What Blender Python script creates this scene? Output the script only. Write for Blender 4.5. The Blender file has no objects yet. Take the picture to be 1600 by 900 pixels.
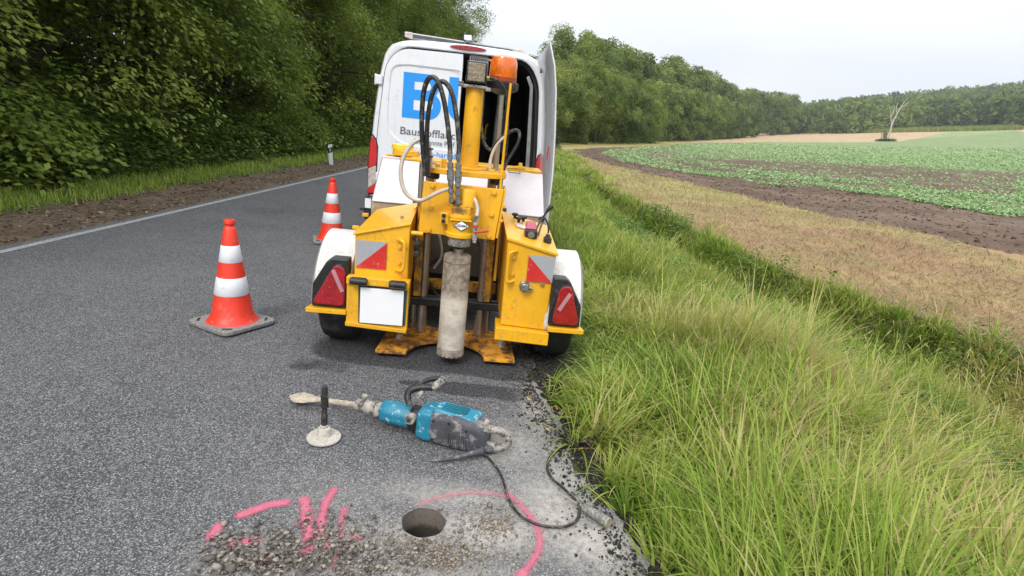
import bpy, bmesh, math, random
import numpy as np
from mathutils import Vector, Matrix
R_ = math.radians
C = bpy.context.scene.collection
scene = bpy.context.scene
rng = np.random.default_rng(7)
random.seed(7)

# ------------------------------------------------------------ camera
FPX = 900.0; PITCH = R_(15.9); ROLL = R_(4.6); CAMH = 1.55; SL = 0.025
Fv = np.array([0, math.cos(PITCH), -math.sin(PITCH)])
R0 = np.array([1.0, 0, 0]); U0 = np.array([0, math.sin(PITCH), math.cos(PITCH)])
Rv = math.cos(ROLL)*R0 + math.sin(ROLL)*U0
Uv = math.cos(ROLL)*U0 - math.sin(ROLL)*R0
cam = bpy.data.cameras.new('camera'); co = bpy.data.objects.new('camera', cam); C.objects.link(co)
co.matrix_world = Matrix(((Rv[0], Uv[0], -Fv[0], 0), (Rv[1], Uv[1], -Fv[1], 0), (Rv[2], Uv[2], -Fv[2], CAMH), (0, 0, 0, 1)))
cam.sensor_width = 36; cam.lens = 36*FPX/1600; cam.clip_start = 0.05; cam.clip_end = 6000
scene.camera = co

# ------------------------------------------------------------ world, sun, exposure
SUN_EL, SUN_AZ = R_(46), R_(202)      # soft veiled sun from behind the left shoulder
w = bpy.data.worlds.new("World"); scene.world = w; w.use_nodes = True
nt = w.node_tree; nt.nodes.clear()
out = nt.nodes.new('ShaderNodeOutputWorld'); bg = nt.nodes.new('ShaderNodeBackground')
sky = nt.nodes.new('ShaderNodeTexSky'); sky.sky_type = 'NISHITA'; sky.sun_disc = False
sky.sun_elevation = SUN_EL; sky.sun_rotation = SUN_AZ; sky.dust_density = 3
tc = nt.nodes.new('ShaderNodeTexCoord'); mp = nt.nodes.new('ShaderNodeMapping'); mp.inputs['Scale'].default_value = (1, 1, 3)
nz = nt.nodes.new('ShaderNodeTexNoise'); nz.inputs['Scale'].default_value = 1.6; nz.inputs['Detail'].default_value = 4
cr = nt.nodes.new('ShaderNodeValToRGB')
cr.color_ramp.elements[0].position = .3; cr.color_ramp.elements[0].color = (5.2, 5.5, 6.15, 1)
cr.color_ramp.elements[1].position = .75; cr.color_ramp.elements[1].color = (7.2, 7.3, 7.5, 1)
mx = nt.nodes.new('ShaderNodeMix'); mx.data_type = 'RGBA'; mx.inputs[0].default_value = 0.9
L = nt.links
L.new(tc.outputs['Generated'], mp.inputs[0]); L.new(mp.outputs[0], nz.inputs['Vector']); L.new(nz.outputs['Fac'], cr.inputs[0])
sz_ = nt.nodes.new('ShaderNodeSeparateXYZ'); L.new(tc.outputs['Generated'], sz_.inputs[0])   # an overcast sky is brightest overhead
zr = nt.nodes.new('ShaderNodeMapRange'); zr.inputs['From Min'].default_value = .12; zr.inputs['From Max'].default_value = .9; zr.inputs['To Min'].default_value = 1.0; zr.inputs['To Max'].default_value = 2.15; L.new(sz_.outputs[2], zr.inputs['Value'])
vm = nt.nodes.new('ShaderNodeVectorMath'); vm.operation = 'SCALE'; L.new(cr.outputs[0], vm.inputs[0]); L.new(zr.outputs[0], vm.inputs['Scale'])
L.new(sky.outputs[0], mx.inputs[6]); L.new(vm.outputs[0], mx.inputs[7]); L.new(mx.outputs[2], bg.inputs[0])
bg.inputs[1].default_value = 0.1; L.new(bg.outputs[0], out.inputs[0])
sl = bpy.data.lights.new('sun', 'SUN'); sl.energy = 1.4; sl.angle = R_(20); sl.color = (1, .96, .9)
so = bpy.data.objects.new('sun', sl); C.objects.link(so)
sd = Vector((math.sin(SUN_AZ)*math.cos(SUN_EL), math.cos(SUN_AZ)*math.cos(SUN_EL), math.sin(SUN_EL)))
so.rotation_euler = sd.to_track_quat('Z', 'Y').to_euler()
vs = scene.view_settings; vs.view_transform = 'Standard'; vs.look = 'None'; vs.exposure = 0.62; vs.gamma = 1
vs.use_curve_mapping = False
scene.cycles.max_bounces = 6; scene.cycles.transparent_max_bounces = 12

# ------------------------------------------------------------ terrain function
def smooth(a, b, x):
    t = np.clip((x-a)/(b-a), 0, 1); return t*t*(3-2*t)
def vnoise(x, y, s, seed=0):
    x = np.asarray(x, float)*s+seed*17.3; y = np.asarray(y, float)*s+seed*9.1
    xi = np.floor(x); yi = np.floor(y); fx = x-xi; fy = y-yi
    fx = fx*fx*(3-2*fx); fy = fy*fy*(3-2*fy)
    def h(a, b):
        v = np.sin(a*127.1+b*311.7+seed*74.7)*43758.5453; return v-np.floor(v)
    return (h(xi, yi)*(1-fx)+h(xi+1, yi)*fx)*(1-fy)+(h(xi, yi+1)*(1-fx)+h(xi+1, yi+1)*fx)*fy
def fbm(x, y, s, seed=0, o=4):
    r = 0; a = .5; n = 0
    for k in range(o):
        r = r+a*vnoise(x, y, s*2**k, seed+k); n += a; a *= .55
    return r/n
def xl(y): return -4.62 + .0316*(np.asarray(y, float)-6.46)
def xe(y):
    return np.interp(y, [-6, 1.2, 1.8, 2.6, 3.3, 4, 6, 20, 120], [.84, .71, .58, .36, .17, .20, .34, .8, 3.2])
def xf(y):
    return np.interp(y, [-10, 3, 5, 6, 7.7, 10.2, 14, 18.8, 30, 45, 120], [6.6, 5.4, 4.65, 4.25, 3.6, 3.3, 2.9, 2.5, 2.6, 3.0, 6])
def roadz(x): return -SL*np.asarray(x, float)
def fieldz(x, y):
    x = np.asarray(x, float); y = np.asarray(y, float); q = np.maximum(x-3, 0)
    z = -.08+.00042*q**2/(1+q*.002)
    r = np.hypot(x, y)
    az_ = np.arctan2(x, y); hill = 10*smooth(480, 900, r)*smooth(.30, .56, az_)*(1-.75*smooth(.75, 1.2, az_))
    return z+hill
def terrain(x, y):
    x = np.asarray(x, float); y = np.asarray(y, float)
    e = xe(y); l = xl(y); f = xf(y)
    left = roadz(l)-.012 + .05*np.maximum(l-x, 0)*np.exp(-np.maximum(l-x, 0)*.3) + .02*np.clip(l-x-2, 0, 30)
    left = left+(fbm(x, y, 1.3, 3)-.5)*.07*smooth(0, .6, l-x)
    t = x-e; W = np.maximum(f-e, 1.2); fade = 1-smooth(12, 24, y)
    verge = roadz(e)-.012-.035*t
    ditch = smooth(.25*W, .6*W, t)*.30*fade + .14*np.exp(-((t-.84*W)/(.10*W))**2)*fade
    up = smooth(.82*W, 1.0*W, t)
    right = (verge-ditch)*(1-up)+fieldz(x, y)*up
    right = right + (fbm(x, y, 1.7, 5)-.5)*.10*smooth(.1, .7, t)*(1-up*.8)
    mid = roadz(x)
    z = np.where(x < l, left, np.where(x > e, right, mid))
    return z
def tz(x, y): return float(terrain(x, y))
def at(px, py, z=None):
    """world point seen at a photograph pixel: on the road plane raised by z, or on the terrain"""
    d = Fv+Rv*(px-800)/FPX-Uv*(py-450)/FPX
    if z is not None:
        t = (CAMH-z)/(-(d[2]+SL*d[0])); p = t*d; return np.array([p[0], p[1], CAMH+p[2]])
    t = .8
    while t < 1200:
        p = t*d
        if CAMH+p[2] <= terrain(p[0], p[1]): break
        t *= 1.003
    return np.array([t*d[0], t*d[1], CAMH+t*d[2]])

# ------------------------------------------------------------ mesh helpers
class MB:
    def __init__(s): s.v = []; s.f = []
    def add(s, vs, fs):
        o = len(s.v); s.v += [tuple(map(float, v)) for v in vs]; s.f += [tuple(i+o for i in f) for f in fs]; return s
    def hexa(s, b, t):
        return s.add(list(b)+list(t), [(3, 2, 1, 0), (4, 5, 6, 7), (0, 1, 5, 4), (1, 2, 6, 5), (2, 3, 7, 6), (3, 0, 4, 7)])
    def box(s, x0, x1, y0, y1, z0, z1):
        return s.hexa([(x0, y0, z0), (x1, y0, z0), (x1, y1, z0), (x0, y1, z0)], [(x0, y0, z1), (x1, y0, z1), (x1, y1, z1), (x0, y1, z1)])
    def prism(s, poly, a0, a1, ax='y'):
        """polygon in the two other axes, extruded along ax"""
        def P(p, a): return (p[0], a, p[1]) if ax == 'y' else ((a, p[0], p[1]) if ax == 'x' else (p[0], p[1], a))
        n = len(poly); fs = [tuple(range(n)), tuple(range(2*n-1, n-1, -1))]+[(i, i+n, (i+1) % n+n, (i+1) % n) for i in range(n)]
        return s.add([P(p, a0) for p in poly]+[P(p, a1) for p in poly], fs)
    def tube(s, pts, r, n=10, smooth_path=True, k=6, cap=True):
        pts = [np.array(p, float) for p in pts]
        rs = [r]*len(pts) if np.isscalar(r) else list(r)
        if smooth_path and len(pts) > 2:
            P = []; Q = []
            for i in range(len(pts)-1):
                p0 = pts[max(i-1, 0)]; p1 = pts[i]; p2 = pts[i+1]; p3 = pts[min(i+2, len(pts)-1)]
                for j in range(k):
                    t = j/k
                    P.append(.5*((2*p1)+(-p0+p2)*t+(2*p0-5*p1+4*p2-p3)*t*t+(-p0+3*p1-3*p2+p3)*t**3)); Q.append(rs[i]*(1-t)+rs[i+1]*t)
            P.append(pts[-1]); Q.append(rs[-1]); pts, rs = P, Q
        m = len(pts); T = [pts[min(i+1, m-1)]-pts[max(i-1, 0)] for i in range(m)]
        T = [t/(np.linalg.norm(t)+1e-12) for t in T]
        u = np.cross(T[0], (0, 0, 1));
        if np.linalg.norm(u) < .1: u = np.cross(T[0], (1, 0, 0))
        u /= np.linalg.norm(u); vs = []
        for i in range(m):
            u = u-T[i]*(u@T[i]); u /= np.linalg.norm(u); v = np.cross(T[i], u)
            for j in range(n):
                a = 2*math.pi*j/n; vs.append(pts[i]+rs[i]*(u*math.cos(a)+v*math.sin(a)))
        fs = [(i*n+j, i*n+(j+1) % n, (i+1)*n+(j+1) % n, (i+1)*n+j) for i in range(m-1) for j in range(n)]
        if cap: fs += [tuple(range(n-1, -1, -1)), tuple((m-1)*n+j for j in range(n))]
        return s.add(vs, fs)
    def cyl(s, p0, p1, r0, r1=None, n=24): return s.tube([p0, p1], [r0, r0 if r1 is None else r1], n, False)
    def lathe(s, prof, c=(0, 0, 0), n=32, ax='z'):
        """prof: list of (radius, height)"""
        vs = []; fs = []; m = len(prof)
        for r, h in prof:
            for j in range(n):
                a = 2*math.pi*j/n; x, y = r*math.cos(a), r*math.sin(a)
                p = (x, y, h) if ax == 'z' else ((h, x, y) if ax == 'x' else (y, h, x))
                vs.append((c[0]+p[0], c[1]+p[1], c[2]+p[2]))
        fs = [(i*n+j, i*n+(j+1) % n, (i+1)*n+(j+1) % n, (i+1)*n+j) for i in range(m-1) for j in range(n)]
        fs += [tuple(range(n-1, -1, -1)), tuple((m-1)*n+j for j in range(n))]
        return s.add(vs, fs)
    def build(s, name, mat, parent=None, bev=0, smooth=None, seg=2, fix=True):
        me = bpy.data.meshes.new(name); me.from_pydata(s.v, [], s.f)
        if fix:
            bm = bmesh.new(); bm.from_mesh(me); bmesh.ops.recalc_face_normals(bm, faces=bm.faces); bm.to_mesh(me); bm.free()
        me.materials.append(mat)
        if smooth is not None:
            me.shade_smooth(); me.set_sharp_from_angle(angle=R_(smooth))
        o = bpy.data.objects.new(name, me); C.objects.link(o)
        if parent is not None: o.parent = parent
        if bev:
            b = o.modifiers.new('bevel', 'BEVEL'); b.width = bev; b.segments = seg; b.limit_method = 'ANGLE'; b.angle_limit = R_(35)
        return o
def npmesh(name, V, Fq, mat, cols=None, parent=None, smooth=False):
    """fast mesh from arrays; Fq (n,k) faces, cols dict name->(nv,4)"""
    me = bpy.data.meshes.new(name); V = np.ascontiguousarray(V, np.float32); Fq = np.ascontiguousarray(Fq, np.int32)
    n, k = Fq.shape
    me.vertices.add(len(V)); me.vertices.foreach_set('co', V.ravel())
    me.loops.add(n*k); me.loops.foreach_set('vertex_index', Fq.ravel())
    me.polygons.add(n); me.polygons.foreach_set('loop_start', np.arange(0, n*k, k, dtype=np.int32))
    me.polygons.foreach_set('loop_total', np.full(n, k, np.int32)) if hasattr(me.polygons[0], 'loop_total') and False else None
    if smooth: me.polygons.foreach_set('use_smooth', np.ones(n, bool))
    me.update(calc_edges=True)
    for cn, ca in (cols or {}).items():
        a = me.color_attributes.new(cn, 'FLOAT_COLOR', 'POINT'); ca = np.ascontiguousarray(ca, np.float32)
        if ca.ndim == 1: ca = np.stack([ca, ca, ca, np.ones_like(ca)], 1)
        if ca.shape[1] == 3: ca = np.concatenate([ca, np.ones((len(ca), 1), np.float32)], 1)
        a.data.foreach_set('color', np.ascontiguousarray(ca, np.float32).ravel())
    me.materials.append(mat)
    o = bpy.data.objects.new(name, me); C.objects.link(o)
    if parent is not None: o.parent = parent
    return o
def empty(name, loc, label, cat, rot=(0, 0, 0), group=None):
    o = bpy.data.objects.new(name, None); C.objects.link(o); o.location = loc; o.rotation_euler = rot
    o.empty_display_size = .1
    return tag(o, label, cat, group)
def tag(o, label=None, cat=None, group=None, kind=None):
    if label: o['label'] = label
    if cat: o['category'] = cat
    if group: o['group'] = group
    if kind: o['kind'] = kind
    return o

# ------------------------------------------------------------ materials
def newmat(name):
    m = bpy.data.materials.new(name); m.use_nodes = True
    return m, m.node_tree, m.node_tree.nodes['Principled BSDF']
def N(t, kind, **kw):
    n = t.nodes.new(kind)
    for a, b in kw.items():
        if a.startswith('i_'):
            key = a[2:]; n.inputs[int(key) if key.isdigit() else key.replace('_', ' ')].default_value = b
        else: setattr(n, a, b)
    return n
def mixc(t, fac, a, b, mode='MIX'):
    m = t.nodes.new('ShaderNodeMix'); m.data_type = 'RGBA'; m.blend_type = mode
    for i, v in ((0, fac), (6, a), (7, b)):
        if hasattr(v, 'node'): t.links.new(v, m.inputs[i])
        elif i == 0: m.inputs[0].default_value = v
        else: m.inputs[i].default_value = (*v, 1)
    return m.outputs[2]
def noise(t, scale, detail=4, rough=.55, vec=None, lo=None, hi=None):
    n = N(t, 'ShaderNodeTexNoise'); n.inputs['Scale'].default_value = scale; n.inputs['Detail'].default_value = detail; n.inputs['Roughness'].default_value = rough
    if vec is None:
        tcn = t.nodes.new('ShaderNodeTexCoord'); vec = tcn.outputs['Object']
    t.links.new(vec, n.inputs['Vector']); o = n.outputs['Fac']
    if lo is not None:
        r = N(t, 'ShaderNodeMapRange'); r.interpolation_type = 'SMOOTHSTEP'
        r.inputs['From Min'].default_value = lo; r.inputs['From Max'].default_value = hi; t.links.new(o, r.inputs['Value']); o = r.outputs[0]
    return o
def bump(t, b, h, strength, dist=.002):
    n = N(t, 'ShaderNodeBump'); n.inputs['Strength'].default_value = strength; n.inputs['Distance'].default_value = dist
    t.links.new(h, n.inputs['Height']); t.links.new(n.outputs[0], b.inputs['Normal'])
def mat(name, col, rough=.5, metal=0, var=.12, scale=6, dirt=None, bmp=0, bscale=60, coat=0, alpha=None, trans=0, emit=None):
    """dirt = (colour, amount 0..1, scale)"""
    m, t, b = newmat(name)
    c = mixc(t, noise(t, scale, 5, .6, lo=.3, hi=.7), tuple(x*(1-var) for x in col), tuple(min(1, x*(1+var)) for x in col))
    rr = None
    if dirt:
        dc, am, ds = dirt
        f = noise(t, ds, 8, .7, lo=.62-.4*am, hi=.72-.25*am)
        c = mixc(t, f, c, dc)
        r = N(t, 'ShaderNodeMapRange'); r.inputs['To Min'].default_value = rough; r.inputs['To Max'].default_value = .85; t.links.new(f, r.inputs['Value']); rr = r.outputs[0]
    t.links.new(c, b.inputs['Base Color']); b.inputs['Metallic'].default_value = metal
    if rr is not None: t.links.new(rr, b.inputs['Roughness'])
    else: b.inputs['Roughness'].default_value = rough
    if bmp: bump(t, b, noise(t, bscale, 4), bmp)
    if coat: b.inputs['Coat Weight'].default_value = coat; b.inputs['Coat Roughness'].default_value = .08
    if trans: b.inputs['Transmission Weight'].default_value = trans
    return m
DUST = (.42, .38, .32)
M = {}
M['yellow'] = mat('machine_yellow_paint', (.84, .43, .010), .40, 0, .13, 2.2, ((.56, .28, .02), .12, 14), .1, 30, .3)
M['yellowdirty'] = mat('worn_yellow_paint', (.62, .31, .012), .55, 0, .15, 5, ((.16, .09, .035), .55, 14), .3, 50)
M['plate'] = mat('rusty_yellow_plate', (.70, .32, .02), .7, 0, .2, 8, ((.16, .07, .03), .50, 15), .5, 60)
M['white'] = mat('van_white_paint', (.82, .84, .88), .22, 0, .02, 2, ((.58, .58, .58), .1, 5), 0, 1, .6)
M['hood'] = mat('speckled_white_lid', (.64, .60, .61), .4, 0, .04, 5, ((.55, .45, .42), .10, 160), .05, 80)
M['beige'] = mat('dusty_beige_panel', (.36, .27, .17), .7, 0, .12, 4, ((.55, .45, .33), .3, 9))
M['fender'] = mat('mud_flecked_white_fender', (.66, .66, .64), .5, 0, .05, 6, ((.33, .30, .24), .22, 110), .1, 80)
M['steel'] = mat('worn_chrome_steel', (.50, .46, .42), .30, .85, .12, 10, ((.20, .15, .11), .20, 12), .1, 60)
M['zinc'] = mat('zinc_fitting', (.30, .31, .31), .42, .7, .2, 30, ((.16, .14, .10), .4, 40), .2, 100)
M['greysteel'] = mat('slurry_covered_steel', (.40, .38, .35), .6, .3, .2, 20, ((.12, .11, .10), .4, 30), .4, 80)
M['black'] = mat('black_plastic', (.018, .018, .019), .45, 0, .2, 20, ((.10, .095, .085), .18, 20))
M['hose'] = mat('black_rubber_hose', (.022, .022, .023), .38, 0, .3, 30, ((.20, .17, .12), .25, 30))
M['clearhose'] = mat('cloudy_clear_hose', (.55, .48, .40), .35, 0, .12, 12)
M['rubber'] = mat('tyre_rubber', (.016, .016, .017), .75, 0, .2, 15, ((.06, .055, .05), .3, 10), .3, 60)
M['red'] = mat('red_lens', (.33, .010, .016), .22, 0, .25, 25, ((.55, .20, .18), .10, 70), 0, 1, .6)
M['redlight'] = mat('bright_red_lens', (.62, .02, .02), .2, 0, .1, 15, None, 0, 1, .8)
M['clearlens'] = mat('clear_lens', (.52, .46, .42), .15, 0, .25, 30, None, 0, 1, .8)
M['orange'] = mat('amber_lens', (.85, .16, .01), .18, 0, .25, 18, ((.95, .40, .10), .15, 20), 0, 1, .8)
M['refred'] = mat('red_reflective_sheet', (.60, .03, .025), .35, 0, .08, 10, ((.75, .40, .35), .08, 50))
M['refwhite'] = mat('grey_reflective_sheet', (.42, .44, .47), .3, .2, .1, 180)
M['cone'] = mat('orange_red_cone', (.80, .045, .02), .45, 0, .06, 6, ((.55, .18, .12), .10, 18))
M['band'] = mat('white_reflective_band', (.78, .79, .83), .35, 0, .03, 12, ((.6, .6, .6), .08, 20))
M['conebase'] = mat('recycled_grey_base', (.21, .205, .195), .85, 0, .3, 60, ((.32, .30, .28), .3, 90), .5, 120)
M['blankwhite'] = mat('plain_white_sheet', (.86, .86, .87), .5, 0, .01, 2)
M['blue'] = mat('sign_blue', (.02, .32, .90), .35, 0, .03, 4)
M['greytext'] = mat('grey_lettering', (.13, .14, .155), .4, 0, .03, 4)
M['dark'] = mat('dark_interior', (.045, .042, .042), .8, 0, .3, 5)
M['seat'] = mat('black_seat_cloth', (.012, .012, .013), .85, 0, .3, 20)
M['panelgrey'] = mat('grey_brown_panel', (.13, .12, .11), .7, 0, .2, 6)
M['lampglass'] = mat('dusty_lamp_glass', (.20, .165, .11), .35, 0, .35, 90, ((.40, .33, .22), .35, 60), 0, 1, .5)
M['lamphouse'] = mat('grey_lamp_housing', (.22, .22, .225), .5, .3, .15, 20, ((.34, .31, .26), .3, 20))
M['alu'] = mat('grey_aluminium', (.32, .34, .34), .4, .5, .15, 10)
M['darkstrip'] = mat('dark_grey_strip', (.08, .085, .09), .5, 0, .2, 10)
M['glass'] = mat('tinted_glass', (.03, .035, .04), .08, 0, .1, 2, None, 0, 1, .5)
M['toolblue'] = mat('scuffed_teal_housing', (.012, .20, .30), .45, 0, .12, 10, ((.45, .52, .53), .20, 32), .1, 80)
M['toolgrey'] = mat('dusty_dark_grey_plastic', (.065, .066, .078), .6, 0, .2, 14, ((.27, .26, .26), .35, 22), .3, 90)
M['toolworn'] = mat('grit_caked_casting', (.36, .33, .29), .8, .1, .25, 28, ((.07, .065, .06), .38, 38), .8, 90)
M['mortar'] = mat('mortar_caked_steel', (.42, .37, .28), .85, 0, .2, 35, ((.25, .22, .18), .3, 50), .8, 120)
M['ivory'] = mat('mortar_white_disc', (.50, .46, .40), .8, 0, .12, 45, ((.36, .33, .28), .3, 50), .7, 120)
M['barrelsteel'] = mat('scored_barrel_steel', (.30, .26, .22), .6, .35, .25, 22, ((.48, .40, .32), .4, 16), .2, 80)
M['handred'] = mat('red_lever', (.55, .05, .03), .4)
M['pinkcap'] = mat('faded_pink_cap', (.45, .10, .16), .5)
M['brass'] = mat('brass_fitting', (.50, .33, .10), .35, .7)
M['postwhite'] = mat('post_white', (.90, .91, .92), .45, 0, .03, 4)
M['capyellow'] = mat('pale_yellow_cap', (.90, .62, .06), .4, 0, .05, 4)

def grime(m, streak, fs, chip, fc):
    t = m.node_tree; b = t.nodes['Principled BSDF']; src = b.inputs['Base Color'].links[0].from_socket
    tcn = t.nodes.new('ShaderNodeTexCoord'); mpn = N(t, 'ShaderNodeMapping'); mpn.inputs['Scale'].default_value = (14, 14, 1.6); t.links.new(tcn.outputs['Object'], mpn.inputs[0])
    def mul(o, k): n = N(t, 'ShaderNodeMath', operation='MULTIPLY'); n.inputs[1].default_value = k; t.links.new(o, n.inputs[0]); return n.outputs[0]
    c = mixc(t, mul(noise(t, 1.6, 6, .7, mpn.outputs[0], .50, .78), fs), src, streak)
    c = mixc(t, mul(noise(t, 4.5, 6, .65, tcn.outputs['Object'], .50, .80), fs*.8), c, streak)
    c = mixc(t, mul(noise(t, 55, 3, .8, tcn.outputs['Object'], .665, .70), fc), c, chip)
    t.links.new(c, b.inputs['Base Color'])
grime(M['yellow'], (.42, .27, .08), .55, (.13, .08, .04), .8)
grime(M['white'], (.46, .44, .41), .30, (.4, .38, .35), .2)
grime(M['fender'], (.38, .34, .27), .55, (.2, .17, .12), .6)
grime(M['hood'], (.48, .42, .37), .30, (.35, .28, .24), .5)
grime(M['cone'], (.45, .12, .08), .35, (.3, .1, .08), .3)
def vcolmat(name, rough=.9, scale=30, var=.35, bs=.6, bd=.01, bscale=40, big=1.0):
    m, t, b = newmat(name)
    a = N(t, 'ShaderNodeVertexColor', layer_name='base')
    geo = t.nodes.new('ShaderNodeNewGeometry')
    n1 = noise(t, scale, 6, .65, geo.outputs['Position'], .25, .75)
    n2 = noise(t, big, 5, .6, geo.outputs['Position'], .3, .7)
    v1 = mixc(t, n1, (1-var,)*3, (1+var,)*3); v2 = mixc(t, n2, (1-var*.5,)*3, (1+var*.5,)*3)
    c = mixc(t, 1.0, mixc(t, 1.0, a.outputs['Color'], v1, 'MULTIPLY'), v2, 'MULTIPLY')
    t.links.new(c, b.inputs['Base Color']); b.inputs['Roughness'].default_value = rough; b.inputs['Specular IOR Level'].default_value = .2
    bump(t, b, noise(t, bscale, 6, .7, geo.outputs['Position']), bs, bd)
    return m
def leafmat(name, ramp, trans=.35, rough=.5, spec=.35):
    m, t, b = newmat(name)
    a = N(t, 'ShaderNodeVertexColor', layer_name='tint')
    cr_ = t.nodes.new('ShaderNodeValToRGB'); els = cr_.color_ramp.elements
    for i, (p, c) in enumerate(ramp):
        e = els[i] if i < 2 else els.new(p)
        e.position = p; e.color = (*c, 1)
    t.links.new(a.outputs['Color'], cr_.inputs[0]); t.links.new(cr_.outputs[0], b.inputs['Base Color'])
    b.inputs['Roughness'].default_value = rough; b.inputs['Specular IOR Level'].default_value = spec
    tr = t.nodes.new('ShaderNodeBsdfTranslucent'); t.links.new(cr_.outputs[0], tr.inputs[0])
    ms = t.nodes.new('ShaderNodeMixShader'); ms.inputs[0].default_value = trans
    t.links.new(b.outputs[0], ms.inputs[1]); t.links.new(tr.outputs[0], ms.inputs[2])
    t.links.new(ms.outputs[0], t.nodes['Material Output'].inputs[0]); return m

# ------------------------------------------------------------ road
HOLE = at(662, 816, 0.0); HX, HY, HR = HOLE[0], HOLE[1], .087
def inpoly(x, y, poly):
    x = np.asarray(x); y = np.asarray(y); c = np.zeros(x.shape, bool); n = len(poly)
    for i in range(n):
        x0, y0 = poly[i][:2]; x1, y1 = poly[(i+1) % n][:2]
        if y0 == y1: continue
        c ^= ((y0 > y) != (y1 > y)) & (x < (x1-x0)*(y-y0)/(y1-y0)+x0)
    return c
def segdist(x, y, pts):
    d = np.full(np.shape(x), 1e9)
    for (a, b) in zip(pts[:-1], pts[1:]):
        ax, ay, bx, by = a[0], a[1], b[0], b[1]; L2 = (bx-ax)**2+(by-ay)**2+1e-12
        t = np.clip(((x-ax)*(bx-ax)+(y-ay)*(by-ay))/L2, 0, 1)
        d = np.minimum(d, np.hypot(x-ax-t*(bx-ax), y-ay-t*(by-ay)))
    return d
def holewall():
    m = mat('cored_asphalt_wall', (.17, .145, .12), .9, 0, .2, 90, ((.08, .066, .054), .25, 90), .5, 90)
    t = m.node_tree; b = t.nodes['Principled BSDF']; src = b.inputs['Base Color'].links[0].from_socket
    tcn = t.nodes.new('ShaderNodeTexCoord'); sp = t.nodes.new('ShaderNodeSeparateXYZ'); t.links.new(tcn.outputs['Object'], sp.inputs[0])
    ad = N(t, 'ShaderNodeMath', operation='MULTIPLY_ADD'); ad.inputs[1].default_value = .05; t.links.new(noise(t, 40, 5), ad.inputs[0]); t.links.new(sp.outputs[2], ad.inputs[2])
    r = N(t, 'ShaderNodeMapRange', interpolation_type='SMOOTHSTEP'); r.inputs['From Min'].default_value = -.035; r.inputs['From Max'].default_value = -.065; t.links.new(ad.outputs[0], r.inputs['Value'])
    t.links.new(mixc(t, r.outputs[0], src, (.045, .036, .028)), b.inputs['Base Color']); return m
def road():
    xs = np.unique(np.round(np.concatenate([np.arange(-4.95, -1.6, .25), np.arange(-1.6, HX-.15, .04), np.arange(HX-.15, HX+.15, .0085), np.arange(HX+.15, 1.0, .02)]), 4))
    ys = np.unique(np.round(np.concatenate([np.arange(-8, .6, .4), np.arange(.6, HY-.15, .025), np.arange(HY-.15, HY+.15, .0085), np.arange(HY+.15, 4.5, .025), np.arange(4.5, 9, .25), np.arange(9, 130, 1.5)]), 4))
    X, Y = np.meshgrid(xs, ys)
    t = np.clip((X+4.95)/.1, 0, 1)
    X2 = np.where(X < -4.0, X+(xl(Y)-.0+4.95)*np.clip((-4.0-X)/.95, 0, 1), X)
    edge = xe(Y)+((fbm(Y, Y*0, 3.0, 2)-.5)*.20+(fbm(Y, Y*0+3, 13.0, 7)-.5)*.13)*(1-smooth(6, 12, Y))
    X2 = np.where(X > .1, .1+(X-.1)*(edge-.1)/(xs[-1]-.1), X2)
    Xf = X2.ravel(); Yf = Y.ravel(); d = np.hypot(Xf-HX, Yf-HY)
    ny, nx = X.shape; idx = np.arange(ny*nx).reshape(ny, nx)
    Fq = np.stack([idx[:-1, :-1], idx[:-1, 1:], idx[1:, 1:], idx[1:, :-1]], -1).reshape(-1, 4)
    cx = Xf[Fq].mean(1); cy = Yf[Fq].mean(1); inside = np.hypot(cx-HX, cy-HY) < HR
    hv = np.zeros(len(Xf), bool); hv[Fq[inside].ravel()] = True; kv = np.zeros(len(Xf), bool); kv[Fq[~inside].ravel()] = True
    bd = hv & kv
    rr = HR*(1+.02*np.sin(np.arctan2(Yf-HY, Xf-HX)*7)); s = rr/np.maximum(d, 1e-6)
    Xf = np.where(bd, HX+(Xf-HX)*s, Xf); Yf = np.where(bd, HY+(Yf-HY)*s, Yf)
    Fq = Fq[~inside]
    Z = roadz(Xf)+(fbm(Xf, Yf, 1.2, 9)-.5)*.006
    # dust: pale drilling slurry spread round the hole and to the right edge
    dust = np.zeros(len(Xf))
    for (px, py, rx, ry, am) in ((662, 850, .30, .16, .55), (760, 830, .28, .12, .85), (800, 700, .22, .22, .5), (860, 800, .22, .28, .75), (930, 850, .20, .16, .95), (560, 860, .30, .16, .5), (430, 880, .22, .12, .65), (700, 775, .32, .10, .6),
                               (560, 780, .40, .18, .22), (880, 740, .16, .3, .6), (840, 640, .10, .5, .45), (640, 900, .5, .15, .5)):
        c = at(px, py, 0); dust = np.maximum(dust, am*np.exp(-((Xf-c[0])/rx)**2-((Yf-c[1])/ry)**2))
    dust *= .7+.6*fbm(Xf, Yf, 6, 4)
    wet_shade = np.zeros(len(Xf))  # damp patches, plus the shade under the trailer painted into the asphalt colour
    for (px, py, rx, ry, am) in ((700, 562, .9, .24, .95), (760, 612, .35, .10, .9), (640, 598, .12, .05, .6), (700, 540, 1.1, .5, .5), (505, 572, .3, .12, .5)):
        c = at(px, py, 0); wet_shade = np.maximum(wet_shade, am*np.exp(-((Xf-c[0])/rx)**4-((Yf-c[1])/ry)**4))
    wet_shade *= .5+1.0*fbm(Xf, Yf, 5, 11)
    hs = np.clip(1-(np.hypot(Xf-HX, Yf-HY)-HR)/.03, 0, 1)
    A = np.stack([dust, wet_shade, hs, np.ones(len(Xf))], 1)
    m, t_, b = newmat('asphalt')
    at_ = N(t_, 'ShaderNodeVertexColor', layer_name='marks'); sp = t_.nodes.new('ShaderNodeSeparateColor'); t_.links.new(at_.outputs['Color'], sp.inputs[0])
    g = t_.nodes.new('ShaderNodeNewGeometry'); pos = g.outputs['Position']
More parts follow.
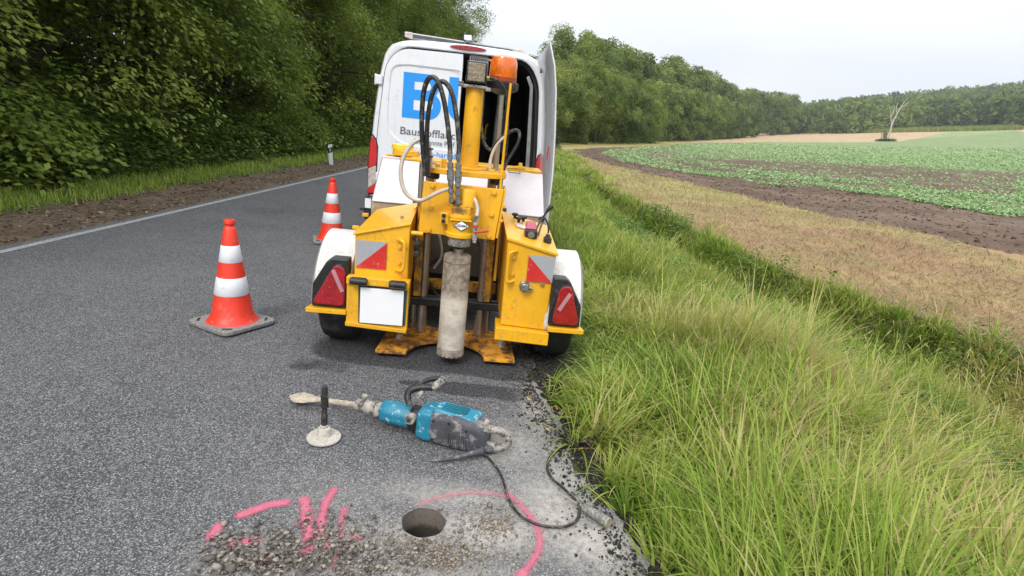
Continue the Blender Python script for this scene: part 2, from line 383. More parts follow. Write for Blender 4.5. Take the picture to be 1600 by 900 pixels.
    c = mixc(t_, noise(t_, 1.1, 5, .6, pos, .3, .7), (.058, .060, .064), (.090, .092, .096))
    v = N(t_, 'ShaderNodeTexVoronoi'); v.inputs['Scale'].default_value = 210; t_.links.new(pos, v.inputs['Vector'])
    hsv = t_.nodes.new('ShaderNodeSeparateColor'); t_.links.new(v.outputs['Color'], hsv.inputs[0])
    st = N(t_, 'ShaderNodeMapRange', interpolation_type='SMOOTHSTEP'); st.inputs['From Min'].default_value = .55; st.inputs['From Max'].default_value = 1.0; t_.links.new(hsv.outputs[0], st.inputs['Value'])
    c = mixc(t_, st.outputs[0], c, (.27, .27, .275))
    dk = N(t_, 'ShaderNodeMapRange', interpolation_type='SMOOTHSTEP'); dk.inputs['From Min'].default_value = .35; dk.inputs['From Max'].default_value = .0; t_.links.new(hsv.outputs[1], dk.inputs['Value'])
    c = mixc(t_, dk.outputs[0], c, (.034, .034, .036))
    c = mixc(t_, noise(t_, 120, 3, .8, pos, .60, .70), c, (.46, .46, .46))
    for vs_, th_, col_, dist_ in ((105, .90, (.38, .38, .38), .32), (70, .955, (.34, .335, .33), .28), (150, .82, (.26, .26, .265), .38)):
        v2 = N(t_, 'ShaderNodeTexVoronoi'); v2.inputs['Scale'].default_value = vs_; t_.links.new(pos, v2.inputs['Vector']); s2 = t_.nodes.new('ShaderNodeSeparateColor'); t_.links.new(v2.outputs['Color'], s2.inputs[0])
        g1 = N(t_, 'ShaderNodeMath', operation='GREATER_THAN'); g1.inputs[1].default_value = th_; t_.links.new(s2.outputs[0], g1.inputs[0])
        g2 = N(t_, 'ShaderNodeMath', operation='LESS_THAN'); g2.inputs[1].default_value = dist_; t_.links.new(v2.outputs['Distance'], g2.inputs[0])
        g3 = N(t_, 'ShaderNodeMath', operation='MULTIPLY'); t_.links.new(g1.outputs[0], g3.inputs[0]); t_.links.new(g2.outputs[0], g3.inputs[1]); c = mixc(t_, g3.outputs[0], c, col_)
    c = mixc(t_, noise(t_, .45, 4, .6, pos, .52, .72), c, mixc(t_, 1.0, c, (.80, .80, .81), 'MULTIPLY'))
    mpn = N(t_, 'ShaderNodeMapping'); mpn.inputs['Rotation'].default_value = (0, 0, .9); mpn.inputs['Scale'].default_value = (3, 1, 1); t_.links.new(pos, mpn.inputs[0])
    c = mixc(t_, noise(t_, 11, 6, .75, mpn.outputs[0], .54, .74), c, (.21, .205, .20))
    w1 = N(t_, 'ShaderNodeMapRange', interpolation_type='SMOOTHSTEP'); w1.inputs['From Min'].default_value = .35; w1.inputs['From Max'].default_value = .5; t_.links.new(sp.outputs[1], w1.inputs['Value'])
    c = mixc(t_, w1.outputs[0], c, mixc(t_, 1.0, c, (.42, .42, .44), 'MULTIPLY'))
    dn = N(t_, 'ShaderNodeMath', operation='MULTIPLY'); t_.links.new(sp.outputs[0], dn.inputs[0])
    ad = N(t_, 'ShaderNodeMath', operation='MULTIPLY_ADD'); ad.inputs[1].default_value = 1.5; ad.inputs[2].default_value = .25; t_.links.new(noise(t_, 34, 7, .75, pos, .2, .8), ad.inputs[0]); t_.links.new(ad.outputs[0], dn.inputs[1]); dn.use_clamp = True
    c = mixc(t_, dn.outputs[0], c, (.43, .40, .36))
    t_.links.new(c, b.inputs['Base Color']); b.inputs['Roughness'].default_value = .85; b.inputs['Specular IOR Level'].default_value = .3
    hh = mixc(t_, .5, v.outputs['Distance'], noise(t_, 120, 4, .7, pos)); bump(t_, b, hh, .7, .004)
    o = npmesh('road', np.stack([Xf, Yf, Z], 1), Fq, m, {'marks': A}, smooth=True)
    tag(o, kind='structure')
    # skirt so the broken edge has thickness
    hb = MB()
    hb.lathe([(HR+.004, .0), (HR+.002, -.05), (HR-.001, -.10), (HR+.001, -.40), (HR-.02, -.42), (.002, -.415)], (HX, HY, roadz(HX)-.001), 48)
    hb.f = hb.f[:-2]
    ho = hb.build('drill_hole', holewall(), smooth=50)
    tag(ho, 'round core hole drilled through the asphalt at the pink ring', 'hole')
road()

def sheet(name, m, polys, cell, z=.004, feather=.03):
    """thin paint film on the road following strokes [(points, half width, amount)]"""
    allp = np.concatenate([np.array(p)[:, :2] for p, _, _ in polys])
    wmax = max(w_ for _, w_, _ in polys)+feather
    x0, y0 = allp.min(0)-wmax; x1, y1 = allp.max(0)+wmax
    X, Y = np.meshgrid(np.arange(x0, x1, cell), np.arange(y0, y1, cell)); a = np.zeros(X.shape)
    for p, w_, am in polys:
        d = segdist(X, Y, p); a = np.maximum(a, am*np.clip(1-(d-w_*.6)/feather, 0, 1.35))
    ny, nx = X.shape; idx = np.arange(ny*nx).reshape(ny, nx)
    Fq = np.stack([idx[:-1, :-1], idx[:-1, 1:], idx[1:, 1:], idx[1:, :-1]], -1).reshape(-1, 4)
    af = a.ravel(); keep = (af[Fq].max(1) > .02)
    hx = X.ravel()[Fq].mean(1); hy = Y.ravel()[Fq].mean(1); keep &= np.hypot(hx-HX, hy-HY) > HR+.012
    Fq = Fq[keep]; used, inv = np.unique(Fq, return_inverse=True); Fq = inv.reshape(-1, 4)
    V = np.stack([X.ravel(), Y.ravel(), roadz(X.ravel())+(fbm(X.ravel(), Y.ravel(), 1.2, 9)-.5)*.006+z], 1)[used]
    return npmesh(name, V, Fq, m, {'cover': af[used]})
def paintmat(name, col, bias=0., scl=190, rough=.7):
    m, t, b = newmat(name); a = N(t, 'ShaderNodeVertexColor', layer_name='cover')
    g = t.nodes.new('ShaderNodeNewGeometry'); b.inputs['Roughness'].default_value = rough
    t.links.new(mixc(t, noise(t, 40, 5, .6, g.outputs['Position'], .3, .7), tuple(x*.85 for x in col), col), b.inputs['Base Color'])
    ad = N(t, 'ShaderNodeMath', operation='ADD'); t.links.new(a.outputs['Color'], ad.inputs[0]); t.links.new(noise(t, scl, 6, .75, g.outputs['Position']), ad.inputs[1])
    r = N(t, 'ShaderNodeMapRange', interpolation_type='SMOOTHSTEP'); r.inputs['From Min'].default_value = 1.0-bias; r.inputs['From Max'].default_value = 1.5-bias
    r.inputs['To Max'].default_value = .88; t.links.new(ad.outputs[0], r.inputs['Value']); t.links.new(r.outputs[0], b.inputs['Alpha'])
    return m
G = lambda *q: [tuple(at(a, b_, 0)[:2]) for a, b_ in q]
pink = paintmat('pink_spray_paint', (.66, .16, .24)); pinkd = paintmat('dusty_pink_spray_paint', (.66, .25, .28), -.06)
o = sheet('spray_marking', pink, [(G((446, 786), (420, 790), (376, 806)), .013, 1), (G((343, 823), (330, 840)), .012, 1), (G((366, 848), (398, 848)), .011, 1), (G((475, 782), (480, 815), (483, 850), (480, 862)), .017, .95),
    (G((522, 766), (509, 786), (502, 812), (502, 838), (514, 856)), .010, .92), (G((539, 796), (533, 815), (532, 838)), .010, .8), (G((548, 840), (560, 842)), .008, .8), (G((528, 862), (520, 890)), .009, .75), (G((470, 815), (462, 822)), .008, .7), (G((414, 880), (424, 876)), .006, .9), (G((476, 868), (474, 878)), .005, .7)], .0075, .0045, .046)
tag(o, 'pink sprayed letters and strokes on the asphalt beside the rubble heap', 'road marking')
o = sheet('spray_marking', pink, [(G((793, 772), (806, 783), (822, 800), (834, 815), (842, 832), (844, 850), (838, 870), (818, 896)), .0095, .84), (G((818, 896), (806, 912)), .013, 1)], .0075, .0045, .046)
tag(o, 'bright pink sprayed arc crossed by the black cable right of the hole', 'road marking')
o = sheet('spray_marking', pinkd, [(G((650, 796), (664, 786), (690, 777), (730, 770), (775, 773), (790, 777)), .016, .74)], .0075, .0045, .06)
tag(o, 'faded dusty pink sprayed arc just above the drilled hole', 'road marking')
lm = paintmat('worn_white_line_paint', (.62, .62, .60), .12, 60)
ln = [(xl(y)+.16, y) for y in list(np.arange(-7, 20, 1.0))+list(np.arange(20, 125, 5.0))]
V = []; Fq = []; cv = []
for i, (x, y) in enumerate(ln):
    for k, dx in enumerate((-.055, -.035, .035, .055)):
        V.append((x+dx, y, roadz(x+dx)+.0065)); cv.append((.35, .68, .68, .35)[k])
    if i:
        for k in range(3): Fq.append((4*i-4+k, 4*i-3+k, 4*i+1+k, 4*i+k))
o = npmesh('edge_line', np.array(V), np.array(Fq), lm, {'cover': np.array(cv)}); tag(o, kind='structure')

# ------------------------------------------------------------ ground sheet (polar grid, finer near the camera and ahead)
PXP = lambda *q: [tuple(at(a, b_)[:2]) for a, b_ in q]
soil_out = PXP((1590, 400), (1400, 355), (1300, 340), (1200, 315), (1100, 292), (1000, 268), (930, 252), (893, 240), (897, 234.5), (920, 231.5), (1000, 229), (1060, 225.5), (1120, 221))
crop_in = PXP((1590, 342), (1400, 310), (1300, 297), (1200, 290), (1100, 275), (1020, 262), (960, 250), (942, 240), (955, 235), (1000, 231), (1080, 223.5))
crop_far = PXP((1080, 223.0), (1200, 221.5), (1400, 221.5))
patch1 = PXP((1060, 247), (1200, 252), (1400, 260), (1600, 270), (1600, 310), (1400, 290), (1250, 274), (1130, 262))
EXT = (400, 60)
soil_poly = [(60, 10)]+soil_out+[(400, 420), (600, 200)]
crop_poly = [(60, 14)]+crop_in+crop_far+[(700, 600)]
crop_poly = [(60, 20)]+crop_in+[crop_far[0], crop_far[1], crop_far[2], (420, 560)]
def ground():
    an = np.concatenate([np.linspace(-175, -50, 40), np.linspace(-48, 48, 420), np.linspace(50, 175, 40)])
    rad = np.concatenate([[.25], np.geomspace(.5, 30, 330), np.geomspace(30.6, 960, 220)])
    A_, Rr = np.meshgrid(np.radians(an), rad); X = Rr*np.sin(A_); Y = Rr*np.cos(A_)
    Z = terrain(X, Y); e = xe(Y); l = xl(Y); f = xf(Y)
    inner = (X > l+.12) & (X < e-.16) & (Y > -7.5) & (Y < 125)
    Z = np.where(inner, Z-.55, np.where((X >= l-.02) & (X <= e+.02), Z-.014, Z))
    wx = X+(fbm(X, Y, .9, 21)-.5)*1.2*np.clip(Rr/25, .15, 1.5); wy = Y+(fbm(X, Y, .9, 22)-.5)*1.2*np.clip(Rr/25, .15, 1.5)
    grassC = np.array([.10, .135, .03]); moss = np.array([.055, .075, .02]); straw = np.array([.31, .200, .105]); strawg = np.array([.32, .33, .085])
    soil = np.array([.115, .077, .054]); soill = np.array([.185, .135, .098]); cropC = np.array([.22, .31, .13]); tan = np.array([.42, .31, .18])
    shoulder = np.array([.125, .092, .065]); litter = np.array([.045, .036, .022]); gravel = np.array([.035, .032, .03])
    n1 = fbm(X, Y, 1.1, 31)[..., None]; n2 = fbm(X, Y, .25, 32)[..., None]; n3 = fbm(X, Y, 6, 33)[..., None]
    col = np.zeros(X.shape+(3,))+grassC
    def over(mask, c):
        nonlocal col
        m_ = mask[..., None] if mask.ndim == 2 else mask; col = col*(1-m_)+c*m_
    # right side
    t = X-e; W = np.maximum(f-e, 1.2)
    over(smooth(0, .1, t)*(1-smooth(.35*W, .75*W, t)), moss*(.7+.8*n1))
    over(((t > .45*W) & (t < 1.02*W)).astype(float)*.7, np.array([.05, .06, .02]))
    over(smooth(.0, .03, t)*(1-smooth(.14, .28, t+(n1[..., 0]-.5)*.3)), gravel*(.7+.9*n3))
    bankm = (t > .95*W) & (t < 1.08*W) & (Y < 22); over(bankm*.85, np.array([.15, .10, .055])*(.6+.8*n1))
    dry = (X > f) & (Y > -8); frac = np.clip((n1[..., 0]-.35)*3+.9*smooth(10, 22, Y), 0, 1)[..., None]
    far_d = smooth(9, 22, Y)[..., None]
    over(dry.astype(float), straw*(.75+.5*n3)*(1-.55*frac*(.4+.6*far_d))+strawg*.55*frac*(.4+.6*far_d))
    sm = inpoly(wx, wy, soil_poly) & (X > f+.2)
    over(sm.astype(float), soil*(.75+.5*n3)+(soill-soil)*np.clip((n2-.5)*2, 0, 1))
    # pale wheel track in the soil strip
    mid = [((a[0]*.45+b_[0]*.55), (a[1]*.45+b_[1]*.55)) for a, b_ in zip(soil_out[:7], crop_in[:7])]
    tr = segdist(X, Y, mid); over(.6*np.clip(1-tr/.28, 0, 1)*sm, soill)
    cm = inpoly(wx, wy, crop_poly)
    cn = smooth(.30, .55, fbm(X, Y, .35, 41)+.25*smooth(40, 110, Rr)+.02)
    q1 = (fbm(X, Y, .25, 91)-.5)*9; pm = inpoly(X+q1, Y+q1*.8, patch1)
    over((cm*(.20+.75*cn)*np.where(pm, .20, 1)*smooth(25, 110, Rr))*.8, cropC*(.8+.4*n2))
    rows = None
    tanm = (X > 20) & (Y > 60) & (~cm) & (~inpoly(X, Y, soil_poly) | (Rr > 160)) & (Rr > 150)
    over(tanm.astype(float), tan*(.85+.3*n2))
    hillm = smooth(470, 520, Rr); over(hillm, np.array([.03, .04, .015]))
    # left side
    s = l-X
    over(smooth(0, .05, s)*(Y > -9), shoulder*(.55+.9*n3)+np.array([.02, .01, .0])*n1)
    gl = s+(n1[..., 0]-.5)*.5
    over(smooth(1.0, 1.15, gl), np.array([.085, .13, .025])*(.75+.5*n1))
    over(smooth(1.9, 2.2, gl), litter*(.6+.8*n3))
    # relief of loose soil
    clod = (fbm(X, Y, 7, 51)-.5)*.15*np.exp(-Rr/60)+(fbm(X, Y, 2, 52)-.5)*.10*np.exp(-Rr/90)
    Z = Z+np.where(sm & ~cm, clod, np.where(dry, clod*.2, 0))
    ny, nx = X.shape; idx = np.arange(ny*nx).reshape(ny, nx)
    Fq = np.stack([idx[:-1, :-1], idx[1:, :-1], idx[1:, 1:], idx[:-1, 1:]], -1).reshape(-1, 4)[:, ::-1]
    o = npmesh('ground', np.stack([X.ravel(), Y.ravel(), Z.ravel()], 1), Fq, vcolmat('earth', .95, 40, .4, .55, .012, 55, .6), {'base': col.reshape(-1, 3)}, smooth=True)
    tag(o, kind='structure')
ground()

# ------------------------------------------------------------ grass blades and small plants (stuff)
def blades(name, P, Lh, wd, az, lean, droop, tint, m, label=None, cat='grass', seg=4):
    """P (n,3) roots; a bending ribbon per blade"""
    n = len(P); ca, sa = np.cos(az), np.sin(az); D = np.stack([ca, sa, 0*ca], 1); S_ = np.stack([-sa, ca, 0*ca], 1)
    V = np.zeros((n, (seg+1)*2, 3)); pos = P.copy(); ang = lean.copy()
    for k in range(seg+1):
        w_ = wd*(1-(k/seg)**1.6)+.0004
        V[:, 2*k] = pos-S_*w_[:, None]/2; V[:, 2*k+1] = pos+S_*w_[:, None]/2
        st = Lh/seg; pos = pos+(D*np.sin(ang)[:, None]+np.array([0, 0, 1])*np.cos(ang)[:, None])*st[:, None]; ang = ang+droop/seg*(.5+k/seg)
    b0 = (np.arange(n)*(seg+1)*2)[:, None]
    Fq = np.concatenate([b0+np.array([[2*k, 2*k+1, 2*k+3, 2*k+2]]) for k in range(seg)], 1).reshape(-1, 4)
    o = npmesh(name, V.reshape(-1, 3), Fq, m, {'tint': np.repeat(tint, (seg+1)*2)}, smooth=True)
    return tag(o, label, cat, kind='stuff')
M['grass'] = leafmat('roadside_grass', [(0, (.06, .12, .012)), (1, (.60, .47, .25)), (.28, (.17, .275, .028)), (.55, (.35, .45, .075)), (.75, (.50, .52, .15))], .42, .55, .25)
def verge_points(n, y0, y1, t0, t1, clump=.5):
    y = rng.uniform(y0, y1, n*3); t = rng.uniform(t0, t1, n*3); W = np.maximum(xf(y)-xe(y), 1.2); x = xe(y)+.02+t*W-.06*(y < 5)
    d = fbm(x, y, 3.2, 61); k = d > rng.uniform(.5-.35*clump-.2, .5+.1, n*3)
    return x[k][:n], y[k][:n]
def grass():
    Q = []
    # tufts: blades radiate from a shared foot, each tuft with its own height and colour
    for nt_, y0, y1, t0, t1, per, Ls, ws in ((3400, .7, 4.6, .02, .90, 26, (.18, .44), (.0055, .0140)), (1300, .7, 4.6, .70, 1.0, 14, (.10, .26), (.004, .010)), (2700, 4.4, 9.5, .03, .97, 18, (.15, .36), (.009, .016)),
                                           (1700, 9, 19, .0, 1.0, 12, (.16, .34), (.013, .022)), (1300, 18, 42, -.05, 1.3, 9, (.12, .26), (.03, .05))):
        cx, cy = verge_points(nt_, y0, y1, t0, t1); m_ = len(cx); W = np.maximum(xf(cy)-xe(cy), 1.2); ct = (cx-xe(cy))/W
        th = rng.lognormal(0, .28, m_)*(.62+.75*fbm(cx, cy, 1.3, 62)); wild = smooth(.46, .66, fbm(cx, cy, .8, 63)+.12*np.exp(-((ct-.48)/.2)**2)); th *= .72+.5*wild
        dry = smooth(.46, .64, fbm(cx, cy, .95, 66)+.16*np.exp(-((ct-.45)/.15)**2)*smooth(1.0, 2.2, cy)*(1-smooth(5, 7, cy))); tt_ = np.clip(.40+rng.normal(0, .10, m_)+.10*(wild-.5), 0, 1)
        laz = 6.28*fbm(cx, cy, .9, 68)*1.6+rng.normal(0, .9, m_); lam = rng.uniform(.1, .9, m_)
        i = np.repeat(np.arange(m_), per); n = len(i); az = rng.uniform(0, 6.28, n); rad = rng.random(n)**.6*(.035+.004*cy[i])
        x = cx[i]+rad*np.cos(az); y = cy[i]+rad*np.sin(az)
        lean = rng.uniform(.02, .75, n); vx = np.sin(lean)*np.cos(az)+lam[i]*np.cos(laz[i]); vy = np.sin(lean)*np.sin(az)+lam[i]*np.sin(laz[i])
        az2 = np.arctan2(vy, vx); lean2 = np.clip(np.hypot(vx, vy), .02, 1.2)
        L_ = rng.uniform(*Ls, n)*th[i]*np.where(ct[i] < .10, .8, 1.0); wd = rng.uniform(*ws, n)
        tint = np.clip(tt_[i]+rng.normal(0, .11, n)+dry[i]*rng.uniform(0, .62, n)*np.where(cy[i] < 5.5, 1, .5)+(rng.random(n) < .06)*.45, 0, 1)
        Q.append(np.stack([x, y, L_, wd, az2, lean2, rng.uniform(.2, 1.9, n), tint], 1))
    # an even lower layer between the tufts
    for n, y0, y1, t0, t1, Ls, ws in ((34000, .7, 5, .03, 1.0, (.06, .20), (.003, .007)), (26000, 5, 12, .02, 1.0, (.08, .20), (.006, .012))):
        x, y = verge_points(n, y0, y1, t0, t1, 1.2); n = len(x)
        Q.append(np.stack([x, y, rng.uniform(*Ls, n), rng.uniform(*ws, n), rng.uniform(0, 6.28, n), rng.uniform(0, 1.1, n), rng.uniform(.2, 1.6, n), np.clip(rng.normal(.40, .2, n), 0, 1)], 1))
    # dead straw lying in the grass
    x, y = verge_points(9000, .8, 7, .04, .9, 1.0); n = len(x)
    Q.append(np.stack([x, y, rng.uniform(.12, .45, n), rng.uniform(.003, .006, n), rng.uniform(0, 6.28, n), rng.uniform(.8, 1.45, n), rng.uniform(-.3, .6, n), rng.uniform(.72, 1, n)], 1))
    Q = np.concatenate(Q); x, y = Q[:, 0], Q[:, 1]; t = (x-xe(y))/np.maximum(xf(y)-xe(y), 1.2)
    body = (x > -3) & (x < .55) & (y > 2.9) & (y < 13); Q[:, 2] = np.where(body, Q[:, 2]*.45, Q[:, 2])
    flat = np.exp(-((x-.75)/.35)**2-((y-3.9)/.9)**2); Q[:, 2] *= 1-.45*flat; Q[:, 5] = np.clip(Q[:, 5]+.5*flat, 0, 1.4); Q[:, 7] = np.clip(Q[:, 7]+.22*flat*rng.random(len(x)), 0, 1)
    Q[:, 2] *= .92; Q[:, 2] *= np.where(y > 5, 1-.3*smooth(5, 12, y)*(t < .5), 1)
    keep = ~((x < .30) & (y > 3.2) & (y < 13)) & ~((x < .52) & (y > 3.45) & (y < 4.35)) & (Q[:, 2] > .03)
    Q = Q[keep]; x, y = Q[:, 0], Q[:, 1]; P = np.stack([x, y, terrain(x, y)-.01], 1)
    blades('grass', P, Q[:, 2], Q[:, 3], Q[:, 4], Q[:, 5], Q[:, 6], Q[:, 7], M['grass'], 'tangled green and straw coloured grass on the right verge', seg=5)
    # seed heads on thin stalks
    n = 420; x, y = verge_points(n, .9, 7, .15, .9); n = len(x); az = rng.uniform(0, 6.28, n); hh = rng.uniform(.38, .62, n); V_, F_, T_ = [], [], []; k0 = 0
    for i in range(n):
        d = np.array([math.cos(az[i]), math.sin(az[i]), 0]); b0 = np.array([x[i], y[i], tz(x[i], y[i])]); top = b0+d*hh[i]*.35+(0, 0, hh[i]*.9); mb = MB(); mb.tube([b0, b0+d*hh[i]*.1+(0, 0, hh[i]*.5), top], .0013, 3, k=2, cap=False)
        ln_ = rng.uniform(.05, .09); e_ = top+d*ln_*.6+(0, 0, ln_*.6); mb.tube([top, (top+e_)/2, e_], [.0015, .0048, .001], 5, False)
        for f in mb.f:
            if len(f) == 4: F_.append([q+k0 for q in f])
        V_ += mb.v; T_ += [.72+.2*rng.random()]*len(mb.v); k0 += len(mb.v)
    tag(npmesh('grass_seed_heads', np.array(V_), np.array(F_), M['grass'], {'tint': np.array(T_)}), 'thin stalks with pale seed heads rising out of the verge grass', 'grass', kind='stuff')
    # low grass along the left edge of the wood
    n = 26000; y = 3+rng.random(n)**1.8*60; s = rng.uniform(.95, 2.2, n); x = xl(y)-s
    k = fbm(x, y, 2.5, 67) > .36+.18*(s < 1.15); x, y = x[k], y[k]; n = len(x)
    blades('grass', np.stack([x, y, terrain(x, y)-.01], 1), rng.uniform(.06, .18, n), .006+.0009*y, rng.uniform(0, 6.28, n), rng.uniform(0, .6, n), rng.uniform(.2, 1.2, n), np.clip(rng.normal(.50, .13, n), 0, 1), M['grass'],
           'short bright grass strip between the earth shoulder and the left wood', seg=3)
    # straw litter on the mown strip
    n = 70000; a = rng.random(n); y = 4.2+a**1.6*40; x = xf(y)+rng.random(n)*(3.0+y*.25)-.12
    k = ~inpoly(x, y, soil_poly) | (rng.random(n) < .03); x, y = x[k], y[k]; n = len(x)
    m = leafmat('dry_straw', [(0, (.16, .10, .05)), (1, (.24, .33, .06)), (.4, (.33, .22, .11)), (.75, (.46, .36, .19))], .15)
    gr = fbm(x, y, 1.1, 31)
    blades('straw_litter', np.stack([x, y, terrain(x, y)+.005], 1), rng.uniform(.06, .20, n)*(1+y*.01), .0035+.0005*y, rng.uniform(0, 6.28, n), rng.uniform(.9, 1.5, n), rng.uniform(-.2, .6, n),
           np.clip(rng.normal(.35, .2, n)+.75*(gr > .46)*rng.random(n)*smooth(6, 15, y)+(rng.random(n) < .05)*.6, 0, 1), m, 'dry mown straw lying on the strip beside the ditch', 'straw', seg=2)
grass()
def leafquads(P, nrm, dirv, ln, wd):
    """kite shaped leaf at P along dirv"""
    S_ = np.cross(nrm, dirv); S_ /= np.linalg.norm(S_, axis=1)[:, None]+1e-9; D = np.cross(S_, nrm)
    ln = ln[:, None]; wd = wd[:, None]
    V = np.stack([P, P+D*ln*.5+S_*wd*.5, P+D*ln-nrm*ln*.12, P+D*ln*.5-S_*wd*.5], 1)
    n = len(P); return V.reshape(-1, 3), (np.arange(n)[:, None]*4+np.arange(4)[None])
def unit(v): return v/(np.linalg.norm(v, axis=-1, keepdims=True)+1e-9)
def scatter_leaves(name, x, y, zoff, ln, asp, up, tint, m, label, cat):
    n = len(x); P = np.stack([x, y, terrain(x, y)+zoff], 1)
    nr = unit(np.stack([rng.normal(0, up, n), rng.normal(0, up, n), np.ones(n)], 1)); a = rng.uniform(0, 6.28, n); d = np.stack([np.cos(a), np.sin(a), rng.normal(.2, .3, n)], 1)
    V, Fq = leafquads(P, nr, unit(d), ln, ln*asp)
    return tag(npmesh(name, V, Fq, m, {'tint': np.repeat(tint, 4)}), label, cat, kind='stuff')
def lowplants():
    m = leafmat('crop_leaf', [(0, (.10, .20, .06)), (1, (.48, .60, .31)), (.5, (.26, .40, .15))], .3, .45)
    xs, ys, ls = [], [], []
    n = 210000; px = rng.uniform(935, 1610, n); py = 223+rng.random(n)**1.0*125
    d = Fv[None]+Rv[None]*((px-800)/FPX)[:, None]-Uv[None]*((py-450)/FPX)[:, None]
    tt = (CAMH+.08)/(-d[:, 2]); tt = np.where((tt > 0) & (tt < 160), tt, np.nan); x = d[:, 0]*tt; y = d[:, 1]*tt
    ok = np.isfinite(x); x, y = x[ok], y[ok]
    r = np.hypot(x, y); cm = inpoly(x+(fbm(x, y, .9, 21)-.5)*1.2, y+(fbm(x, y, .9, 22)-.5)*1.2, crop_poly) & (y > 10)
    cn = smooth(.34, .56, fbm(x, y, .35, 41)+.25*smooth(40, 110, r)); q1 = (fbm(x, y, .25, 91)-.5)*9; pm = inpoly(x+q1, y+q1*.8, patch1)
    dd = segdist(x, y, crop_in); row = .30+.70*(np.sin(dd*2*math.pi/.9) > -.1)
    band = 1-.8*np.exp(-((dd-3.4-1.5*fbm(x, y, .2, 43))/1.1)**2)
    k = cm & (rng.random(len(x)) < np.clip(cn*.62+.05, 0, 1)*np.where(pm, .15, 1)*row*band); x, y, r = x[k], y[k], r[k]; n = len(x)
    # a few leaves per plant
    rep = 2; x = np.repeat(x, rep)+rng.normal(0, .05, n*rep); y = np.repeat(y, rep)+rng.normal(0, .05, n*rep); r = np.repeat(r, rep); n = len(x)
    scatter_leaves('leafy_crop', x, y, .03+.06*rng.random(n), (.055+.0022*r)*rng.uniform(.7, 1.3, n), .62, .5, np.clip(rng.normal(.55, .22, n), 0, 1), m, 'low green leafy crop covering the field beyond the brown soil', 'crop')
    # nettles and herbs in the ditch
    m2 = leafmat('herb_leaf', [(0, (.03, .075, .012)), (1, (.30, .30, .06)), (.5, (.10, .21, .025))], .3, .45)
    n = 30000; y = rng.uniform(1.5, 13, n); W = xf(y)-xe(y); t = rng.uniform(.52, 1.0, n); x = xe(y)+t*W
    k = fbm(x, y, 1.6, 71) > .42; x, y, t = x[k], y[k], t[k]; n = len(x); h = rng.random(n)**.7*.26*(.4+fbm(x, y, 2, 72))
    scatter_leaves('ditch_herbs', x, y, h, rng.uniform(.03, .06, n), .55, .55, np.clip(rng.normal(.5, .2, n), 0, 1), m2, 'broad leaved nettles and herbs growing in the ditch', 'weeds')
    n = 5200; x, y = verge_points(n, .9, 8, .06, .6, 1.2); n = len(x)
    scatter_leaves('verge_herbs', x, y, rng.random(n)*.16+.02, rng.uniform(.02, .05, n), .5, .5, np.clip(rng.normal(.6, .2, n), 0, 1), m2, 'small broad leaved weeds mixed into the verge grass', 'weeds')
    # dark mud and leaf crumbs on the ragged asphalt edge
    n = 70; y = rng.uniform(1.3, 3.4, n); x = xe(y)+rng.normal(.22, .10, n)
    m3 = leafmat('fallen_leaf', [(0, (.18, .10, .04)), (1, (.62, .42, .08)), (.5, (.48, .22, .06))], .1)
    scatter_leaves('fallen_leaves', x, y, .012, rng.uniform(.015, .045, n), .6, .3, rng.random(n), m3, 'small yellow and brown leaves lying along the asphalt edge', 'leaves')
lowplants()

# ------------------------------------------------------------ stones
def stone_proto(seed, sub=1):
    """angular chip: hull of a few random points"""
    bm = bmesh.new(); r = random.Random(seed)
    for _ in range(9+4*sub):
        v = Vector((r.uniform(-1, 1), r.uniform(-1, 1), r.uniform(-1, 1))); v = v.normalized()*r.uniform(.75, 1.1); bm.verts.new((v.x*1.2, v.y*.9, v.z*.62))
    h = bmesh.ops.convex_hull(bm, input=bm.verts); bmesh.ops.delete(bm, geom=[g for g in h['geom_interior'] if isinstance(g, bmesh.types.BMVert)], context='VERTS')
    bmesh.ops.triangulate(bm, faces=bm.faces); bmesh.ops.recalc_face_normals(bm, faces=bm.faces); bm.verts.index_update()
    V = np.array([v.co[:] for v in bm.verts]); Fq = np.array([[v.index for v in f.verts] for f in bm.faces]); bm.free(); return V, Fq
def pebbles(name, x, y, s, m, label, cat, zf=None, lift=.35):
    pr = [stone_proto(100+k, 0) for k in range(10)]; Vs = []; Fs = []; Ts = []; o_ = 0
    for i in range(len(x)):
        V, Fq = pr[i % 10]; a = random.random()*6.28; ca, sa = math.cos(a), math.sin(a)
        V2 = np.stack([V[:, 0]*ca-V[:, 1]*sa, V[:, 0]*sa+V[:, 1]*ca, V[:, 2]], 1)*s[i]
        Vs.append(V2+(x[i], y[i], zf[i]+s[i]*lift)); Fs.append(Fq+o_); o_ += len(V); Ts.append(np.full(len(V), random.random()))
    t = np.concatenate(Ts)
    return tag(npmesh(name, np.concatenate(Vs), np.concatenate(Fs), m, {'tint': t}), label, cat, kind='stuff')
stonem = leafmat('crushed_stone', [(0, (.06, .052, .045)), (1, (.36, .32, .26)), (.5, (.17, .15, .125))], 0, .9, .2)
crumbm = leafmat('black_asphalt_crumbs', [(0, (.012, .011, .010)), (1, (.17, .15, .13)), (.8, (.05, .045, .04))], 0, .85, .25)
dustm = leafmat('pale_drill_chips', [(0, (.13, .105, .075)), (1, (.42, .36, .28)), (.5, (.25, .21, .16))], 0, .9, .2)
def scatter_px(blobs):
    out_ = []
    for (px, py, sx, sy, n) in blobs:
        for _ in range(n):
            a = at(random.gauss(px, sx), random.gauss(py, sy), 0)
            if math.hypot(a[0]-HX, a[1]-HY) > HR+.012: out_.append((a[0], a[1]))
    return np.array(out_)
heap = scatter_px([(430, 880, 62, 18, 900), (380, 872, 30, 20, 380), (530, 862, 48, 26, 900), (495, 838, 44, 20, 300), (350, 850, 14, 18, 70), (600, 880, 40, 22, 300)])
